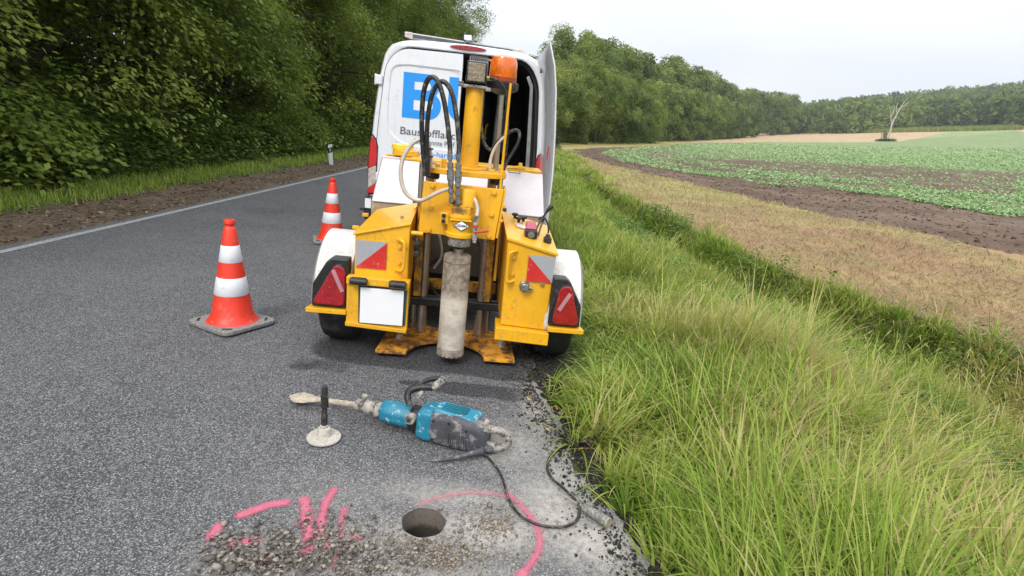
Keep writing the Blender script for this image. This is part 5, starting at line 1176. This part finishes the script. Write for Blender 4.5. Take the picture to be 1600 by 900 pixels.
    bs = MB().lathe([(.035, 1.725), (.105, 1.755), (.110, 1.775), (.110, 1.800), (.098, 1.806), (.01, 1.806)], (bx, by, 0), 32).build('beacon_base', M['black'], T, smooth=40)
    MB().lathe([(.090, 1.806), (.090, 1.835), (.092, 1.84), (.088, 1.93), (.080, 1.955), (.055, 1.968), (.01, 1.970)], (bx, by, 0), 32).build('beacon_lens', M['orange'], bs, smooth=40)
    MB().lathe([(.093, 1.808), (.093, 1.832), (.088, 1.834)], (bx, by, 0), 32).build('beacon_band', mat('dark_amber_band', (.35, .05, .01), .3), bs, smooth=40)
    MB().cyl((bx-.12, by-.03, 1.93), (bx-.08, by-.02, 1.928), .006, None, 8).build('beacon_peg', M['orange'], bs)
    MB().tube(path(.10, .10, (798, 130), (790, 210), (782, 288), (776, 372)), [.0085]*4, 6, False).build('yellow_rod', Yl, T)
    # --- drill motor and gearbox
    md = MB().lathe([(.050, .965), (.052, .99), (.052, 1.125), (.046, 1.140), (.01, 1.142)], (.068, -.035, 0), 28).build('drill_motor', Yl, T, smooth=45)
    gb = MB().lathe([(.082, .848), (.088, .852), (.088, .872), (.078, .880), (.074, .965), (.080, .972), (.078, .990), (.02, .992)], (.035, -.055, 0), 32).build('gearbox', Yl, T, smooth=45)
    MB().box(-.02, .095, -.11, .0, .985, 1.035).box(.02, .11, -.10, .0, 1.03, 1.045).build('motor_block', Yd, gb, bev=.008)
    MB().box(-.090, -.030, -.06, .02, .915, .985).build('port_block', Yl, gb, bev=.005)
    for z in (.968, .935): MB().lathe([(.013, 0), (.013, -.006), (.006, -.006)], (-.068, -.062, z), 14, 'y').build('port', M['black'], gb)
    MB().box(-.025, .105, -.135, .0, .955, .963).build('casting_rib', Yl, gb, bev=.003)
    # badge with lettering
    bc = lt(721, 353, -.135); bx0, bz0 = bc[0], bc[2]
    bd = MB().prism([(bx0-.052, bz0), (bx0, bz0-.034), (bx0+.052, bz0), (bx0, bz0+.034)], -.136, -.128).build('badge', M['black'], gb)
    MB().prism([(bx0-.045, bz0), (bx0, bz0-.028), (bx0+.045, bz0), (bx0, bz0+.028)], -.138, -.135).build('badge_face', M['blankwhite'], bd)
    text('CEDIMA', bx0-.036, bx0+.036, bz0, .015, -.1395, M['black'], bd, bold=.02)
    # chuck, shaft, barrel
    MB().lathe([(.066, .792), (.070, .797), (.070, .842), (.064, .848)], (.038, -.055, 0), 32).build('chuck_collar', M['greysteel'], T, smooth=40)
    sh = MB().lathe([(.026, .735), (.026, .76), (.034, .762), (.034, .775), (.026, .777), (.026, .792)], (.038, -.05, 0), 6).build('drive_shaft', M['steel'], T)
    MB().cyl((.038, -.05, .770), (.038, -.05, .795), .034, None, 20).build('shaft_seal', M['black'], sh, smooth=50)
    bm_ = mat('mortar_smeared_barrel', (.46, .40, .33), .6, .15, .2, 7, ((.62, .56, .47), .6, 5), .15, 60)
    t = bm_.node_tree; b = t.nodes['Principled BSDF']; src = b.inputs['Base Color'].links[0].from_socket
    tcn = t.nodes.new('ShaderNodeTexCoord'); sp = t.nodes.new('ShaderNodeSeparateXYZ'); t.links.new(tcn.outputs['Object'], sp.inputs[0])
    mr = N(t, 'ShaderNodeMapRange', interpolation_type='SMOOTHSTEP'); mr.inputs['From Min'].default_value = .50; mr.inputs['From Max'].default_value = .60
    ad = N(t, 'ShaderNodeMath', operation='MULTIPLY_ADD'); ad.inputs[1].default_value = .14; t.links.new(noise(t, 14, 5, .7), ad.inputs[0]); t.links.new(sp.outputs[2], ad.inputs[2]); t.links.new(ad.outputs[0], mr.inputs['Value'])
    c1 = mixc(t, mr.outputs[0], src, mixc(t, noise(t, 30, 6, .7, None, .35, .65), (.15, .115, .085), (.34, .28, .22)))
    mpn = N(t, 'ShaderNodeMapping'); mpn.inputs['Scale'].default_value = (1, 1, 9); t.links.new(tcn.outputs['Object'], mpn.inputs[0])
    lo_ = N(t, 'ShaderNodeMapRange'); lo_.inputs['From Min'].default_value = .58; lo_.inputs['From Max'].default_value = .50; lo_.clamp = True; t.links.new(sp.outputs[2], lo_.inputs['Value'])
    mul = N(t, 'ShaderNodeMath', operation='MULTIPLY'); t.links.new(noise(t, 9, 6, .7, mpn.outputs[0], .56, .68), mul.inputs[0]); t.links.new(lo_.outputs[0], mul.inputs[1])
    c2 = mixc(t, mul.outputs[0], c1, (.27, .28, .29)); t.links.new(c2, b.inputs['Base Color'])
    br_ = MB().lathe([(.010, .735), (.080, .732), (.0855, .724), (.0855, .12), (.080, .12)], (.035, -.05, 0), 48).build('drill_barrel', bm_, T, smooth=45)
    MB().lathe([(.0865, .695), (.087, .690), (.0865, .685)], (.035, -.05, 0), 48).build('weld_ring', M['steel'], br_, smooth=50)
    MB().lathe([(.083, .075), (.0875, .077), (.0875, .120), (.083, .121)], (.035, -.05, 0), 48).build('bit_ring', M['barrelsteel'], br_, smooth=40)
    for i in range(18):
        a = 2*math.pi*i/18; seg = MB(); ii = [(.081, a-.13), (.089, a-.13), (.089, a+.13), (.081, a+.13)]
        seg.prism([(.035+r*math.cos(q), -.05+r*math.sin(q)) for r, q in ii], .068, .078, 'z').build('diamond_segment', M['barrelsteel'], br_)
    # --- hoses and fittings
    MB().tube(path(.02, -.10, (665, 275), (661, 235), (659, 190), (662, 145), (670, 123), (682, 124), (692, 150), (699, 190), (703, 228), (703, 246)), .0145, 10).build('hydraulic_hose', M['hose'], T, smooth=60)
    MB().tube(path(.02, -.10, (669, 275), (667, 235), (668, 190), (674, 152), (683, 133), (694, 128), (706, 145), (713, 180), (717, 225), (717, 246)), .0145, 10).build('hydraulic_hose', M['hose'], T, smooth=60)
    for (a, b_) in (((703, 240), (705, 308)), ((717, 240), (715, 312))):
        P0 = np.array(lt(*a, -.10)); P1 = np.array(lt(*b_, -.10)); seq = [(0, .015), (.14, .015), (.15, .011), (.20, .011), (.21, .019), (.30, .019), (.31, .016), (.36, .016), (.37, .022), (.60, .022), (.61, .018), (.72, .018), (.73, .014), (.80, .014), (.81, .019), (.90, .019), (.91, .012), (1, .012)]
        MB().tube([P0+(P1-P0)*t_ for t_, _ in seq], [r for _, r in seq], 10, False).build('hose_fitting', M['zinc'], T)
    for q in ((705, 314), (715, 316)):
        p = np.array(lt(*q, -.10)); MB().tube([p+(0, 0, .02), p, p+(.018, .03, -.012)], [.015, .018, .014], 8, False).build('elbow', M['zinc'], T)
    for z in (232, 244): MB().box(lt(660, z, .02)[0], lt(677, z, .02)[0], -.005, .04, lt(668, z, .02)[2]-.004, lt(668, z, .02)[2]+.004).build('hose_clip', M['black'], T)
    MB().tube(path(.05, -.08, (673, 262), (672, 240), (668, 224), (657, 218), (643, 226), (630, 247), (626, 272), (631, 296), (643, 309), (658, 313), (672, 307), (688, 299), (702, 295)), .0125, 10).build('water_hose', M['clearhose'], T, smooth=60)
    MB().tube(path(-.05, -.10, (738, 308), (743, 314), (746, 326), (745, 338)), .0115, 10).build('short_water_hose', M['clearhose'], T, smooth=60)
    P0 = np.array(lt(744, 336, -.10)); P1 = np.array(lt(741, 379, -.10)); seq = [(0, .013), (.1, .013), (.11, .018), (.2, .018), (.21, .013), (.28, .013), (.29, .017), (.45, .017), (.46, .019), (.6, .019), (.61, .013), (.72, .013), (.73, .016), (.9, .016), (.91, .012), (1, .012)]
    vv = MB().tube([P0+(P1-P0)*t_ for t_, _ in seq], [r for _, r in seq], 10, False).build('water_valve', M['greysteel'], T)
    MB().tube([P0+(P1-P0)*.36-(0, .002, 0), P0+(P1-P0)*.44-(0, .002, 0)], [.0185, .0185], 10, False).build('red_ring', M['handred'], vv)
    p = P0+(P1-P0)*.60; q = np.array(lt(763, 361, -.10)); MB().tube([p+(0, -.02, 0), q], [.006, .008], 8, False).build('red_lever', M['handred'], vv, smooth=60)
    MB().tube([lt(746, 372, -.02), lt(750, 382, -.02), lt(750, 392, -.02)], [.010, .009, .006], 8).build('black_spout', M['black'], T, smooth=60)
    # cables and hoses round beacon and pole
    MB().tube([lt(761, 122, .19), lt(765, 122, .19)], [.013, .010], 8, False).build('cable_gland', M['brass'], T)
    MB().tube(path(.2, .35, (765, 122), (776, 125), (786, 136), (791, 155), (793, 190), (792, 225), (788, 255), (786, 280)), .010, 8).build('lamp_cable', M['hose'], T, smooth=60)
    MB().tube(path(.3, .2, (756, 140), (754, 165), (752, 195), (756, 222), (766, 234), (774, 226), (782, 216), (794, 208), (806, 203), (812, 210), (808, 226), (797, 245), (788, 262), (780, 276)), .010, 8).build('looped_hose', M['hose'], T, smooth=60)
    MB().tube(path(.2, .2, (764, 276), (765, 262), (767, 248), (771, 236), (778, 224), (788, 214)), [.013, .013, .010, .010, .009, .009], 8).build('riser_hose', M['clearhose'], T, smooth=60)
    MB().tube([lt(764, 274, .2), lt(764, 262, .2)], [.014, .012], 8, False).build('hose_tail', M['brass'], T)
    MB().tube(path(.2, .2, (705, 262), (700, 268), (700, 275)), .004, 6).build('ring_pin', M['zinc'], T)
    return T
trailer()

# ------------------------------------------------------------ traffic cones
def cone():
    e = empty('traffic_cone', (0, 0, 0), 'x', 'traffic cone')
    H_ = .735; r0, r1 = .138, .034
    def r(z): return r0+(r1-r0)*((z-.06)/(H_-.10))
    zs = [(.028, .172), (.034, .166), (.048, .152), (.070, .142)]
    b = MB().lathe([(.12, .026)]+[(a, z) for z, a in zs]+[(r(.08), .08), (r(.22), .22), (r(.221)-.0025, .221), (r(.33), .33), (r(.44), .44), (r(.56), .56), (.040, .668), (.038, .672), (.034, .685), (.028, .690), (.028, .700), (.036, .706), (.037, .725), (.033, .735), (.022, .735), (.020, .70)], (0, 0, 0), 48).build('cone_body', M['cone'], e, smooth=35)
    for z0, z1 in ((.222, .344), (.448, .562)):
        MB().lathe([(r(z0)+.0005, z0), (r(z0)+.0022, z0+.002), (r(z1)+.0022, z1-.002), (r(z1)+.0005, z1)], (0, 0, 0), 48).build('reflective_band', M['band'], e, smooth=60)
    oct_ = rounded([(-.21, -.21), (.21, -.21), (.21, .21), (-.21, .21)], .06, 3)
    s = MB(); s.prism(oct_, .0, .030, 'z'); bs = s.build('base', M['conebase'], e, bev=.008)
    for i in range(4):
        a = math.pi/4+i*math.pi/2; x, y = .215*math.cos(a), .215*math.sin(a); ux, uy = -math.sin(a)*.030, math.cos(a)*.030; vx, vy = math.cos(a)*.007, math.sin(a)*.007
        MB().prism([(x-ux-vx, y-uy-vy), (x+ux-vx, y+uy-vy), (x+ux+vx, y+uy+vy), (x-ux+vx, y-uy+vy)], .029, .034, 'z').build('grip_slot', M['black'], bs)
    return e
c1 = cone()
def place_cone(e, px, py, rz, label, tilt=0):
    p = at(px, py, 0); e.location = (p[0], p[1], p[2]+.004); e.rotation_euler = (0, VA+tilt, rz); e['label'] = label; e['group'] = 'traffic cones beside the trailer'
place_cone(c1, 364, 506, R_(62), 'nearer red and white traffic cone standing alone on the open asphalt')
def copy_tree(o, parent=None):
    c = o.copy(); C.objects.link(c)
    if parent is not None: c.parent = parent
    for ch in list(o.children): copy_tree(ch, c)
    return c
c2 = copy_tree(c1); place_cone(c2, 518, 377, R_(20), 'farther red and white traffic cone partly hidden by the trailer fender')

# ------------------------------------------------------------ demolition hammer lying on the road
def hammer():
    O = at(592, 630, .0); A0 = at(479, 601, .0); A1 = at(783, 672, .0); ang = math.atan2(A1[1]-A0[1], A1[0]-A0[0])
    base = at(598, 640, .085)
    e = empty('demolition_hammer', (base[0], base[1], float(roadz(base[0]))+.004), 'teal and dark grey electric demolition hammer lying on the asphalt with its flat chisel', 'power tool', (0, VA*1.2, ang))
    B_, Gm, W_ = M['toolblue'], M['toolgrey'], M['toolworn']
    ch = MB().tube([(-.14, 0, .070), (-.26, 0, .060), (-.33, 0, .052), (-.37, 0, .047)], [.017, .016, .015, .014], 8, False)
    sp = [(-.36, .014, .014), (-.40, .022, .011), (-.44, .036, .009), (-.485, .042, .007), (-.52, .028, .005), (-.545, .004, .003)]
    vs = []; 
    for x, hw, th in sp:
        zc = .047+(x+.37)*.10
        for a in range(10):
            q = 2*math.pi*a/10; vs.append((x, hw*math.cos(q), zc+th*math.sin(q)+.25*hw*math.cos(q)))
    fs = [(i*10+j, i*10+(j+1) % 10, (i+1)*10+(j+1) % 10, (i+1)*10+j) for i in range(len(sp)-1) for j in range(10)]+[tuple(range(9, -1, -1)), tuple(50+j for j in range(10))]
    ch.add(vs, fs); ch.build('flat_chisel', M['mortar'], e, smooth=50)
    hol = MB().lathe([(.020, -.15), (.030, -.148), (.032, -.128), (.026, -.122), (.026, -.100), (.036, -.096), (.036, -.060), (.031, -.056), (.031, -.045), (.040, -.040), (.041, -.008), (.034, 0)], (0, 0, .075), 20, 'x').build('tool_holder', W_, e, smooth=35)
    MB().cyl((-.112, 0, .10), (-.108, 0, .130), .009, .012, 8).cyl((-.108, 0, .128), (-.106, 0, .138), .016, .014, 8).build('holder_lever', W_, hol)
    # barrel housing with flutes
    r_ = [.050, .058, .060, .060, .058]
    bb = MB(); xs = [0, .012, .06, .135, .165]
    vs = []; nseg = 40
    for x, r in zip(xs, r_):
        for j in range(nseg):
            a = 2*math.pi*j/nseg; rr = r*(1-.06*(.5+.5*math.cos(a*8))**3 if x > .01 else 1); vs.append((x, rr*math.cos(a)*.95, .078+rr*math.sin(a)))
    bb.add(vs, [(i*nseg+j, i*nseg+(j+1) % nseg, (i+1)*nseg+(j+1) % nseg, (i+1)*nseg+j) for i in range(4) for j in range(nseg)]+[tuple(range(nseg-1, -1, -1)), tuple(4*nseg+j for j in range(nseg))])
    bb.build('barrel_housing', B_, e, smooth=40)
    col = MB().lathe([(.052, .160), (.064, .163), (.066, .170), (.066, .205), (.062, .212), (.05, .214)], (0, 0, .078), 28, 'x').build('clamp_collar', M['black'], e, smooth=35)
    kn = MB(); nn = 14
    pts = [(.185+(.027 if j % 2 else .0235)*math.cos(2*math.pi*j/(2*nn)), .115+(.027 if j % 2 else .0235)*math.sin(2*math.pi*j/(2*nn))) for j in range(2*nn)]
    kn.prism(pts, -.092, -.058); kn.build('clamp_knob', W_, col, bev=.002)
    MB().lathe([(.010, -.093), (.010, -.096), (.004, -.096)], (.185, 0, .115), 12, 'y').build('knob_hole', M['black'], col)
    # side handle: a compact D grip on a thick clamp arm
    rot = Matrix.Rotation(ang, 3, 'Z') @ Matrix.Rotation(VA*1.2, 3, 'Y'); rx, ry, rz_ = [np.array(rot.col[i]) for i in range(3)]
    def ht(px, py, y):
        d = Fv+Rv*(px-800)/FPX-Uv*(py-450)/FPX; o = np.array([0, 0, CAMH])-np.array([base[0], base[1], float(roadz(base[0]))+.004]); t = (y-o@ry)/(d@ry); v = o+t*d
        return (float(v@rx), y, float(v@rz_))
    arm = MB().tube([ht(640, 634, -.05), ht(637, 620, -.03), ht(640, 611, .0), ht(652, 606, .02), ht(668, 605, .03), ht(676, 606, .03)], [.014, .017, .019, .018, .017, .015], 12).build('side_handle', M['black'], e, smooth=60)
    MB().tube([ht(650, 607, .02), ht(657, 600, .045), ht(668, 594, .075), ht(682, 591.5, .10), ht(690, 591, .11)], [.012, .012, .012, .013, .014], 12).build('handle_bow', M['black'], arm, smooth=60)
    MB().tube([ht(674, 607, .03), ht(681, 602, .05), ht(689, 596, .08), ht(692, 593.5, .10), ht(688, 591, .11)], [.016, .018, .018, .017, .014], 12).build('handle_grip', M['toolworn'], arm, smooth=60)
    MB().tube([ht(652, 622, -.01), ht(655, 617, .0), ht(660, 612, .02)], [.012, .013, .010], 10).build('clamp_bolt', W_, arm, smooth=60)
    # gear housing and motor body
    def xsec(x, w, z0, z1, r=.02): return [(x, a, b) for a, b in rounded([(-w, z0), (w, z0), (w, z1), (-w, z1)], r, 4)]
    gh = MB(); loft(gh, [xsec(.208, .060, .012, .140, .03), xsec(.216, .070, .006, .155, .03), xsec(.250, .075, .004, .166, .03), xsec(.285, .075, .004, .166, .03), xsec(.290, .072, .006, .162, .03)], True, True)
    gh.build('gear_housing', B_, e, smooth=40)
    bd = MB(); loft(bd, [xsec(.286, .072, .006, .160, .03), xsec(.30, .078, .002, .168, .034), xsec(.42, .080, .001, .170, .036), xsec(.50, .078, .002, .160, .036), xsec(.545, .070, .006, .140, .036), xsec(.565, .055, .016, .118, .03)], True, True)
    bd_ = bd.build('motor_housing', Gm, e, smooth=40)
    # teal top cover with vents
    tcv = MB(); tcv.hexa([(.288, -.055, .160), (.288, .060, .160), (.520, .060, .155), (.505, -.055, .150)], [(.292, -.045, .182), (.292, .055, .182), (.500, .052, .172), (.490, -.042, .168)])
    tc_ = tcv.build('top_cover', B_, bd_, bev=.008)
    for i in range(5): MB().box(.325, .450, -.032+i*.015, -.026+i*.015, .1765, .184).build('vent_slot', mat('dark_teal_slot', (.012, .16, .22), .5) if i == 0 else bpy.data.materials['dark_teal_slot'], tc_)
    # scuffed side ribs, screws
    for i in range(9): MB().box(.385+i*.011, .390+i*.011, -.086, -.078, .030, .090).build('cooling_rib', Gm, bd_)
    for x, z in ((.305, .135), (.305, .035), (.385, .140), (.475, .120), (.400, .020)):
        MB().lathe([(.007, 0), (.007, -.003), (.003, -.003)], (x, -.079, z), 12, 'y').build('screw', M['black'], bd_)
    # rear D handle
    rh = MB().tube([(.535, -.02, .120), (.590, -.015, .128), (.640, -.01, .118), (.665, -.01, .085), (.655, -.01, .050), (.610, -.012, .034), (.555, -.02, .032)], [.022, .019, .020, .022, .022, .021, .026], 14).build('rear_handle', W_, e, smooth=60)
    MB().hexa([(.500, -.070, .055), (.560, -.060, .050), (.560, .060, .050), (.500, .070, .055)], [(.505, -.065, .155), (.562, -.045, .135), (.562, .045, .135), (.505, .065, .155)]).build('rear_cap', W_, e, bev=.012, seg=3)
    MB().hexa([(.52, -.075, .008), (.62, -.035, .012), (.62, .02, .012), (.52, .02, .008)], [(.52, -.075, .060), (.61, -.035, .045), (.61, .02, .045), (.52, .02, .060)]).build('handle_boss', Gm, e, bev=.012, seg=3)
    # cable guard pointing forward, then the cable runs off over the road
    q = [(.565, -.080, .040), (.520, -.115, .035), (.470, -.150, .022), (.420, -.185, .015), (.360, -.215, .012)]
    MB().tube([q[0], q[1], q[2], q[3], q[4]], [.020, .014, .010, .007, .005], 10).build('cable_guard', Gm, e, smooth=60)
    return e
H0 = hammer()
def ground_tube(name, px, r, m, parent=None, n=8, k=6, lift=None):
    pts = []
    for i, q in enumerate(px):
        p = at(q[0], q[1], .0); h = lift[i] if lift else 0
        pts.append((p[0], p[1], max(float(roadz(p[0])), tz(p[0], p[1]))+r+.004+h))
    return MB().tube(pts, r, n, k=k).build(name, m, parent, smooth=60)
cb = ground_tube('power_cable', [(722, 688), (738, 698), (752, 708), (768, 724), (780, 740), (787, 757), (792, 775), (800, 793), (815, 810), (833, 820), (855, 826), (880, 826), (896, 820), (904, 808), (903, 794), (893, 778), (877, 763), (862, 750), (855, 735), (857, 720), (866, 709), (880, 702), (905, 699), (926, 698), (945, 690)], .0058, M['hose'],
                 lift=[.05, .02, 0, 0, 0, 0, 0, 0, 0, 0, 0, 0, 0, 0, .01, 0, 0, 0, 0, 0, 0, 0, .02, .04, .08])
tag(cb, 'black power cable looping from the hammer across the dusty asphalt into the grass', 'cable')
ct = MB()
p0 = at(870, 772, 0); p1 = at(908, 797, 0); p2 = at(950, 826, 0); zz = lambda p, h: np.array([p[0], p[1], float(roadz(p[0]))+h])
e = empty('hand_tool', tuple(zz(p1, 0)), 'dusty grey hand tool with a thin shaft and thick round handle by the asphalt edge', 'hand tool')
Z0 = zz(p1, 0); a = zz(p0, .010)-Z0; b = zz(p1, .020)-Z0; c = zz(p2, .027)-Z0
MB().tube([a, b], [.0025, .005], 8, False).build('shaft', M['greysteel'], e, smooth=60)
MB().tube([b, b+(c-b)*.12, b+(c-b)*.25, b+(c-b)*.7, b+(c-b)*.97, c], [.009, .017, .019, .022, .022, .017], 14, False).build('handle', mat('gritty_grey_rubber', (.15, .145, .135), .85, 0, .3, 60, ((.38, .36, .33), .4, 70), .6, 120), e, smooth=50)
MB().tube([b+(c-b)*.965, c*1.004], [.0228, .0222], 14, False).build('end_cap', M['mortar'], e, smooth=50)

# ------------------------------------------------------------ drill bit adaptor: threaded post on a round mortar caked disc
p = at(506, 686, .0)
e = empty('threaded_post_on_disc', (p[0], p[1], float(roadz(p[0]))+.004), 'dark threaded steel post standing upright on a round mortar caked disc', 'drilling accessory', (0, VA, .3))
MB().lathe([(.074, 0), (.080, .003), (.080, .010), (.076, .014), (.036, .017), (.034, .022), (.031, .050), (.029, .056), (.018, .058), (.017, .072), (.010, .075)], (0, 0, 0), 40).build('disc', M['ivory'], e, smooth=35)
MB().lathe([(.015, .07), (.015, .13), (.012, .132), (.012, .165), (.018, .168), (.018, .225), (.013, .228), (.013, .272), (.009, .276)], (.001, 0, 0), 6).build('post', mat('blackened_steel_post', (.045, .042, .038), .5, .5, .3, 30, ((.22, .19, .15), .25, 40)), e)
for i in range(14): pass
MB().lathe([(r, .228+i*.0035) for i in range(12) for r in ((.0128,) if i % 2 else (.0142,))], (.001, 0, 0), 18).build('thread', bpy.data.materials['blackened_steel_post'], e)
for i in range(7):
    a = i*.9; MB().lathe([(.006, .012), (.0055, .018), (.003, .0185)], (.058*math.cos(a), .058*math.sin(a), 0), 8).build('bolt_head', M['ivory'], e)

# ------------------------------------------------------------ delineator post on the left verge
p = at(521, 258)
e = empty('delineator_post', (p[0]-.05, p[1]-.0, tz(p[0], p[1])-.05), 'white plastic delineator post with a slanted black band on the left verge', 'road marker post', (0, -.05, .1))
def xs(z, s=1): return [(-.055*s, -.045*s, z), (.055*s, -.045*s, z), (.035*s, .05*s, z), (-.035*s, .05*s, z)]
pb = MB(); loft(pb, [xs(0), xs(.52), [(x, y, .58+.25*x) for x, y, z in xs(0, .95)]], False, True); pb.build('post_body', M['postwhite'], e, bev=.006)
bk = MB(); loft(bk, [[(x*1.03, y*1.03, .37+.35*x) for x, y, z in xs(0)], [(x*1.03, y*1.03, .50+.35*x) for x, y, z in xs(0)]]); bk.build('black_band', M['black'], e)
MB().box(-.022, .022, -.0485, -.0465, .40, .48).build('reflector', M['refwhite'], e)

# ------------------------------------------------------------ air
def haze():
    m = bpy.data.materials.new('air_haze'); m.use_nodes = True; t = m.node_tree; t.nodes.clear()
    o_ = t.nodes.new('ShaderNodeOutputMaterial'); v = t.nodes.new('ShaderNodeVolumePrincipled'); v.inputs['Color'].default_value = (.90, .94, 1, 1); v.inputs['Density'].default_value = .00025; v.inputs['Anisotropy'].default_value = .2
    t.links.new(v.outputs[0], o_.inputs['Volume'])
    o = MB().box(-965, 965, -965, 965, -12, 125).build('haze', m); tag(o, kind='stuff')
    o['label'] = 'thin pale haze in the air over the fields'; o['category'] = 'haze'
haze()
